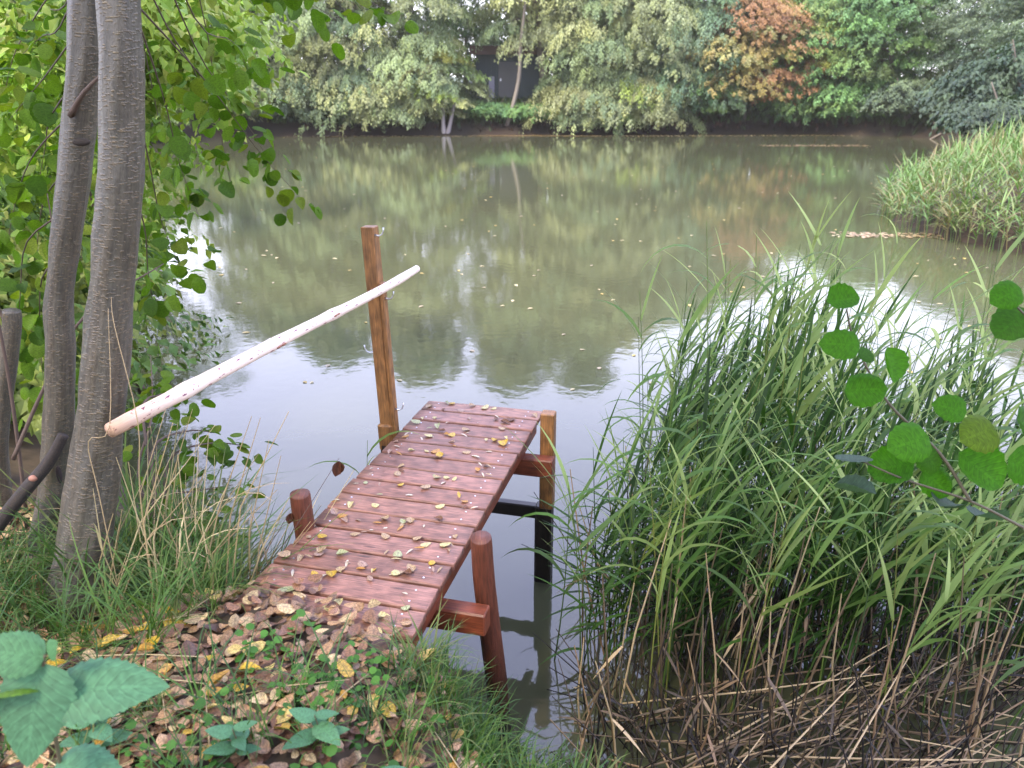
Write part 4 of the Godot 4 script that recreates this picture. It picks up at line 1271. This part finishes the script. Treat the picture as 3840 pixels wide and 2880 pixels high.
		tag(o, "thin dry grass stalk between the stout trunk and the jetty, %s" % ("leaning right" if lean.x > .12 else "standing upright"), "grass stalk", "dry grass stalks beside the trunk")
	# a folded dry blade hanging over the pole against the trunk
	var hb := thing("grass_stalk", "long folded dry grass blade crossing the trunk under the pole end", "grass stalk", V(-1.25, .85, -2.2))
	var o2 := hb.position
	for q in [[V(-1.24, .80, -2.16), V(-1.25, 1.2, -2.17), V(-1.262, 1.37, -2.19), V(-1.19, 1.42, -2.19), V(-1.19, 1.75, -2.30)], [V(-1.16, .80, -2.2), V(-1.14, 1.2, -2.2), V(-1.12, 1.42, -2.22), V(-1.17, 1.7, -2.28), V(-1.185, 1.78, -2.32)]]:
		part("blade", trunk_mesh(q.map(func(p): return p - o2), [.0018, .0018, .0016, .0014, .0007], 4, 0.0, 4), dm[1], hb)
	# two shrivelled leaves still hanging on thin bare stems
	for q in [[V(-.95, .70, -2.38), V(-.80, .86, -2.45), V(-.605, 1.135, -2.55), .07, "shrivelled brown leaf on a thin bare stem, high against the pale water"], [V(-1.0, .72, -2.3), V(-.88, .82, -2.36), V(-.762, .985, -2.45), .05, "smaller shrivelled dark leaf on a thin stem near the left round post"]]:
		var hl := thing("withered_stem", q[4], "plant", q[0])
		part("stem", trunk_mesh([V(0, 0, 0), q[1] - q[0], q[2] - q[0] + V(0, .01, 0)], [.0018, .0014, .0008], 4, 0.0, 4), M.twig, hl)
		var hm: StandardMaterial3D = ym[0].duplicate()
		hm.albedo_color = Color(.16, .06, .035).linear_to_srgb()
		for k in 2:
			var dd := V(-.25 + .2 * k, -1, .1 * k).normalized()
			var ss := dd.cross(V(.4 - k, .2, 1)).normalized()
			part("leaf", fallen[[0, 3][k]], hm, hl, Transform3D(Basis(dd, ss.cross(dd), ss).scaled(V(1, 1, 1) * q[3] * (1.0 - .25 * k)), q[2] - q[0]))
	# ground ivy: little round leaves close to the soil
	var st3 := mb()
	for i in 7:
		var a := R(0, TAU)
		var c := V(cos(a), 0, sin(a)) * R(.01, .04) + V(0, R(.015, .05), 0)
		var rr := R(.006, .013)
		var nn := V(R(-.5, .5), 1, R(-.5, .5)).normalized()
		var s1 := nn.cross(Vector3.RIGHT).normalized()
		var s2 := nn.cross(s1)
		for k in 7:
			var b1 := TAU * k / 7.0
			var b2 := TAU * (k + 1) / 7.0
			tri(st3, c, c + (s1 * cos(b1) + s2 * sin(b1)) * rr, c + (s1 * cos(b2) + s2 * sin(b2)) * rr)
	var ivy := done(st3)
	var xi := []
	var ci := []
	for cl in [V(-.62, 0, -1.78), V(-.45, 0, -1.70), V(-.30, 0, -1.72), V(-.52, 0, -1.62), V(-.1, 0, -1.75), V(-1.0, 0, -1.35), V(-.35, 0, -1.42), V(.05, 0, -1.5), V(-1.2, 0, -1.6), V(-.75, 0, -1.5), V(-.15, 0, -1.35), V(-1.35, 0, -1.45)]:
		for i in 8:
			var v: Vector3 = cl + V(R(-1, 1), 0, R(-1, 1)) * .11
			xi.append(Transform3D(Basis(Vector3.UP, R(0, TAU)).scaled(V(1, 1, 1) * R(.8, 1.4)), V(v.x, ground_h(v.x, v.z), v.z)))
			ci.append(pick([Color(.05, .15, .02), Color(.065, .18, .025), Color(.04, .12, .02)]) * R(.85, 1.2))
	tag(many("ground_ivy", ivy, M.grass, self, xi, ci), "small round green ground ivy leaves among the litter", "plants", "", "stuff")
	# twigs
	for i in 16:
		var x := R(-1.3, .2)
		var z := R(-2.1, -1.35)
		if shore_dist(Vector2(x, z)) < .1: continue
		var s := deck_st(x, z)
		var y := ground_h(x, z) + .03
		if s.y > 0.0 and s.y < .6 and s.x < 1.84: y = .87
		var a := R(0, TAU)
		var l := R(.08, .2)
		var d := V(cos(a), R(-.05, .25), sin(a)) * l
		var st := mb()
		tube(st, [-d, V(0, .008, 0), d], [.0022, .002, .001], 4)
		var o := part("twig", done(st), pick(dm), self, Transform3D(Basis(), V(x, y, z)))
		tag(o, "thin straw lying across the leaf litter, %s" % zone.call(x, z), "twig", "straws on the leaf litter")

func deck_st(x: float, z: float) -> Vector2:
	var d := V(x, 0, z) - V(FL.x, 0, FL.z)
	return Vector2(-d.dot(AX), d.dot(AC))

# ---------------------------------------------------------------- big leaves close to the camera
func near_plants() -> void:
	var teal := tone_mats(M.matt_leaf, [Color(.11, .30, .15), Color(.095, .265, .13), Color(.12, .31, .135), Color(.16, .33, .02)])
	var big := leaf_mesh(1.0, .62, 2, 24, .22, .18, .10, .15, .0)
	var big2 := leaf_mesh(1.0, .74, 2, 24, .10, .10, .09, .1, .0)
	var p := thing("broad_leaved_plant", "plant with large toothed blue green leaves in the lower left corner", "plant", V(-.86, .78, -1.16))
	var o := p.position
	part("stem", trunk_mesh([V(-.86, .76, -1.17) - o, V(-.835, 1.1, -1.15) - o, V(-.80, 1.40, -1.12) - o, V(-.79, 1.455, -1.12) - o], [.0045, .004, .003, .002], 7, 0.0), M.green_stem, p)
	for q in [[V(-.792, 1.375, -1.12), V(1, .12, -.05), V(0, .9, .45), .19, big, 0], [V(-.80, 1.44, -1.12), V(-.05, -.78, .5), V(.1, .5, .85), .17, big2, 1], [V(-.79, 1.45, -1.12), V(-.75, .35, .25), V(.15, .8, .6), .125, big, 2], [V(-.80, 1.385, -1.11), V(-.9, .28, .4), V(.3, .55, -.75), .13, big, 3], [V(-.83, 1.20, -1.14), V(.95, .05, .35), V(0, .9, .4), .16, big, 0], [V(-.785, 1.455, -1.12), V(.5, .7, .3), V(-.3, .5, .8), .05, big2, 2], [V(-.84, 1.10, -1.14), V(.9, .12, .25), V(0, .95, .3), .22, big, 1], [V(-.85, 1.0, -1.14), V(-.6, .1, .6), V(0, 1, .2), .16, big2, 1]]:
		var d: Vector3 = q[1].normalized()
		var sd := d.cross(q[2]).normalized()
		part("leaf", q[4], teal[q[5]], p, Transform3D(Basis(d, sd.cross(d), sd).scaled(V(1, 1, 1) * q[3]), q[0] - o))
	# low nettle-like plants along the bottom edge
	for b in [V(-.62, 0, -1.42), V(-.30, 0, -1.40), V(-.45, 0, -1.47), V(-.95, 0, -1.45), V(-.05, 0, -1.45)]:
		b.y = ground_h(b.x, b.z)
		var t := thing("seedling", "low seedling with toothed green leaves at the bottom edge of the bank, %s" % ("left" if b.x < -.7 else ("centre left" if b.x < -.4 else "centre")), "plant", b, "seedlings at the bottom edge")
		part("stem", trunk_mesh([V(0, -.02, 0), V(.005, .05, 0), V(0, .11, .01)], [.002, .002, .001], 5), M.green_stem, t)
		for k in 6:
			var a := k * 2.4 + R(-.3, .3)
			var d := V(cos(a), R(-.1, .35), sin(a)).normalized()
			var sd := d.cross(Vector3.UP).normalized()
			part("leaf", big, teal[rng.randi() % 3], t, Transform3D(Basis(d, sd.cross(d), sd).scaled(V(1, 1, 1) * R(.05, .085)), V(0, .04 + .012 * k, 0)))
	# alder sapling reaching in from the right
	var g := tone_mats(M.leaf, [Color(.075, .26, .008), Color(.09, .30, .01), Color(.065, .20, .012), Color(.16, .27, .015)])
	var pale := tone_mats(M.leaf, [Color(.10, .17, .12)])
	var s := thing("alder_sapling", "alder sapling twigs with large round leaves reaching in from the right edge", "sapling", V(1.75, .0, -1.75))
	o = s.position
	part("stem", trunk_mesh([V(1.8, -.3, -1.7) - o, V(1.72, .7, -1.75) - o, V(1.62, 1.3, -1.82) - o, V(1.55, 1.9, -1.9) - o, V(1.5, 2.3, -1.95) - o], [.016, .014, .011, .007, .003], 8), M.twig, s)
	for l in [[V(1.66, 1.12, -1.8), V(1.39, 1.24, -1.9), V(1.25, 1.30, -1.95), V(1.09, 1.34, -2.0), V(.97, 1.38, -2.05)], [V(1.25, 1.30, -1.95), V(1.17, 1.42, -2.0), V(1.03, 1.55, -2.05), V(.94, 1.70, -2.1), V(.90, 1.80, -2.1)], [V(1.6, 1.6, -1.86), V(1.44, 1.68, -2.0), V(1.34, 1.79, -2.0), V(1.27, 1.85, -2.0)]]:
		part("branch", trunk_mesh(l.map(func(q): return q - o), range(l.size()).map(func(i): return lerpf(.005, .0015, float(i) / l.size())), 6), M.green_stem, s)
	for q in [[.86, 1.84, .075, 0], [.85, 1.74, .09, 0], [.98, 1.69, .085, 1], [.93, 1.61, .095, 0], [1.07, 1.47, .11, 1], [1.17, 1.56, .08, 0], [1.26, 1.49, .11, 3], [1.07, 1.36, .11, 0], [1.28, 1.38, .125, 1], [1.14, 1.41, .08, 2], [.95, 1.39, .095, -1], [1.20, 1.28, .09, -1], [1.33, 1.23, .10, -1], [1.30, 1.79, .10, 2], [1.25, 1.87, .075, 0], [.93, 1.33, .10, -1], [.93, 1.70, .045, 2], [1.40, 1.39, .11, 0], [1.18, 1.33, .09, 1], [1.38, 1.52, .09, 2]]:
		var pos := V(q[0], q[1], -2.0 + R(-.05, .05))
		var face := V(R(-.7, .7), R(.1, 1.1), 1).normalized() if q[3] >= 0 else V(R(-.2, .2), 1.0, R(-.5, .1)).normalized()
		var d := V(R(-1, 1), R(-.8, .35), R(-.3, .3))
		d = (d - face * d.dot(face)).normalized()
		var sd := d.cross(face).normalized()
		part("leaf", leaf_kinds[rng.randi() % 4], g[q[3]] if q[3] >= 0 else pale[0], s, Transform3D(Basis(d, face, sd).scaled(V(1, 1, 1) * q[2] * 1.12), pos - d * q[2] * .5 - o))

# ---------------------------------------------------------------- leaves on the deck and on the pond
func deck_leaves() -> void:
	var names := ["small pale yellow", "golden yellow", "tan", "brown curled", "pinkish brown", "pale green", "creamy white willow", "orange"]
	var cols := [Color(.85, .78, .40), Color(.80, .56, .08), Color(.62, .46, .29), Color(.24, .11, .055), Color(.58, .40, .33), Color(.56, .62, .35), Color(.92, .86, .74), Color(.70, .38, .10)]
	var mats := tone_mats(M.dry, cols)
	var ord := ["far end", "second", "third", "fourth", "fifth", "sixth", "seventh", "eighth", "ninth", "tenth", "eleventh", "twelfth", "thirteenth", "fourteenth", "fifteenth", "sixteenth", "nearest"]
	var place := func(s: float, t: float, k: int, sc: float, shape: int) -> void:
		var i := clampi(int(s / .131), 0, 16)
		var o := part("fallen_leaf", fallen[shape], mats[k], self, Transform3D((Basis(V(R(-1, 1), 0, R(-1, 1)).normalized(), R(0, .22)) * Basis(Vector3.UP, R(0, TAU))).scaled(V(sc, sc, sc)), deck(s, t, .003 + sc * R(.05, .14))))
		tag(o, "%s leaf lying on the %s plank, %s" % [names[k], ord[i] if i else "far end", "left third" if t < .2 else ("middle" if t < .4 else "right third")], "leaf", "fallen leaves on the jetty planks")
	for q in [[.07, .30, 0, .05, 1], [.06, .345, 0, .04, 2], [.2, .43, 3, .06, 3], [.19, .47, 3, .05, 7], [.44, .17, 0, .042, 2], [.445, .14, 6, .05, 6], [.46, .06, 7, .045, 4], [.42, .50, 1, .065, 7], [.44, .46, 1, .05, 3], [.30, .06, 5, .05, 1], [.62, .45, 6, .06, 6], [.95, .20, 1, .03, 2], [1.02, .26, 6, .055, 6], [1.45, .40, 5, .04, 2], [1.60, .16, 1, .05, 4], [1.62, .24, 1, .065, 3], [1.7, .13, 5, .045, 1], [1.86, .25, 5, .05, 1], [1.93, .27, 5, .055, 2], [1.83, .42, 2, .055, 7], [1.86, .40, 0, .05, 2]]:
		place.call(q[0], q[1], q[2], q[3], q[4])
	for i in 178:
		var s := 2.22 * pow(rng.randf(), .75)
		var k: int = pick([0, 0, 1, 2, 2, 2, 3, 4, 4, 4, 5, 6, 6, 7])
		place.call(s, R(.02, .575), k, R(.024, .048) * (1.2 if s > 1.6 else 1.0), 6 if k == 6 else pick([0, 1, 2, 3, 4, 5, 6, 7]))

func pond_leaves() -> void:
	var ms := tone_mats(M.dry, [Color(.72, .66, .40), Color(.70, .55, .16), Color(.55, .48, .32)])
	var fl := leaf_mesh(1.0, .55, 0, 5, .2, .05)
	var n := 0
	var tries := 0
	while n < 230 and tries < 5000:
		tries += 1
		var z := -exp(R(log(6.0), log(46.0)))
		var x := R(-.42, .62) * -z
		if z > -9 and rng.randf() < .6: continue
		if shore_dist(Vector2(x, z)) > -.3: continue
		if x < .1 * -z and rng.randf() < .35: continue
		var k := rng.randi() % 3
		var sc := R(.05, .085) * (1.0 + .008 * -z)
		var o := part("floating_leaf", fl, ms[k], self, Transform3D(Basis(Vector3.UP, R(0, TAU)).scaled(V(sc, sc, sc)), V(x, .005, z)))
		tag(o, "%s fallen leaf floating on the open water, %s" % [["small pale", "small yellow", "small tan"][k], "near the far bank" if z < -28 else ("in the middle of the pond" if z < -13 else "beyond the jetty's end")], "leaf", "leaves floating on the pond")
		n += 1
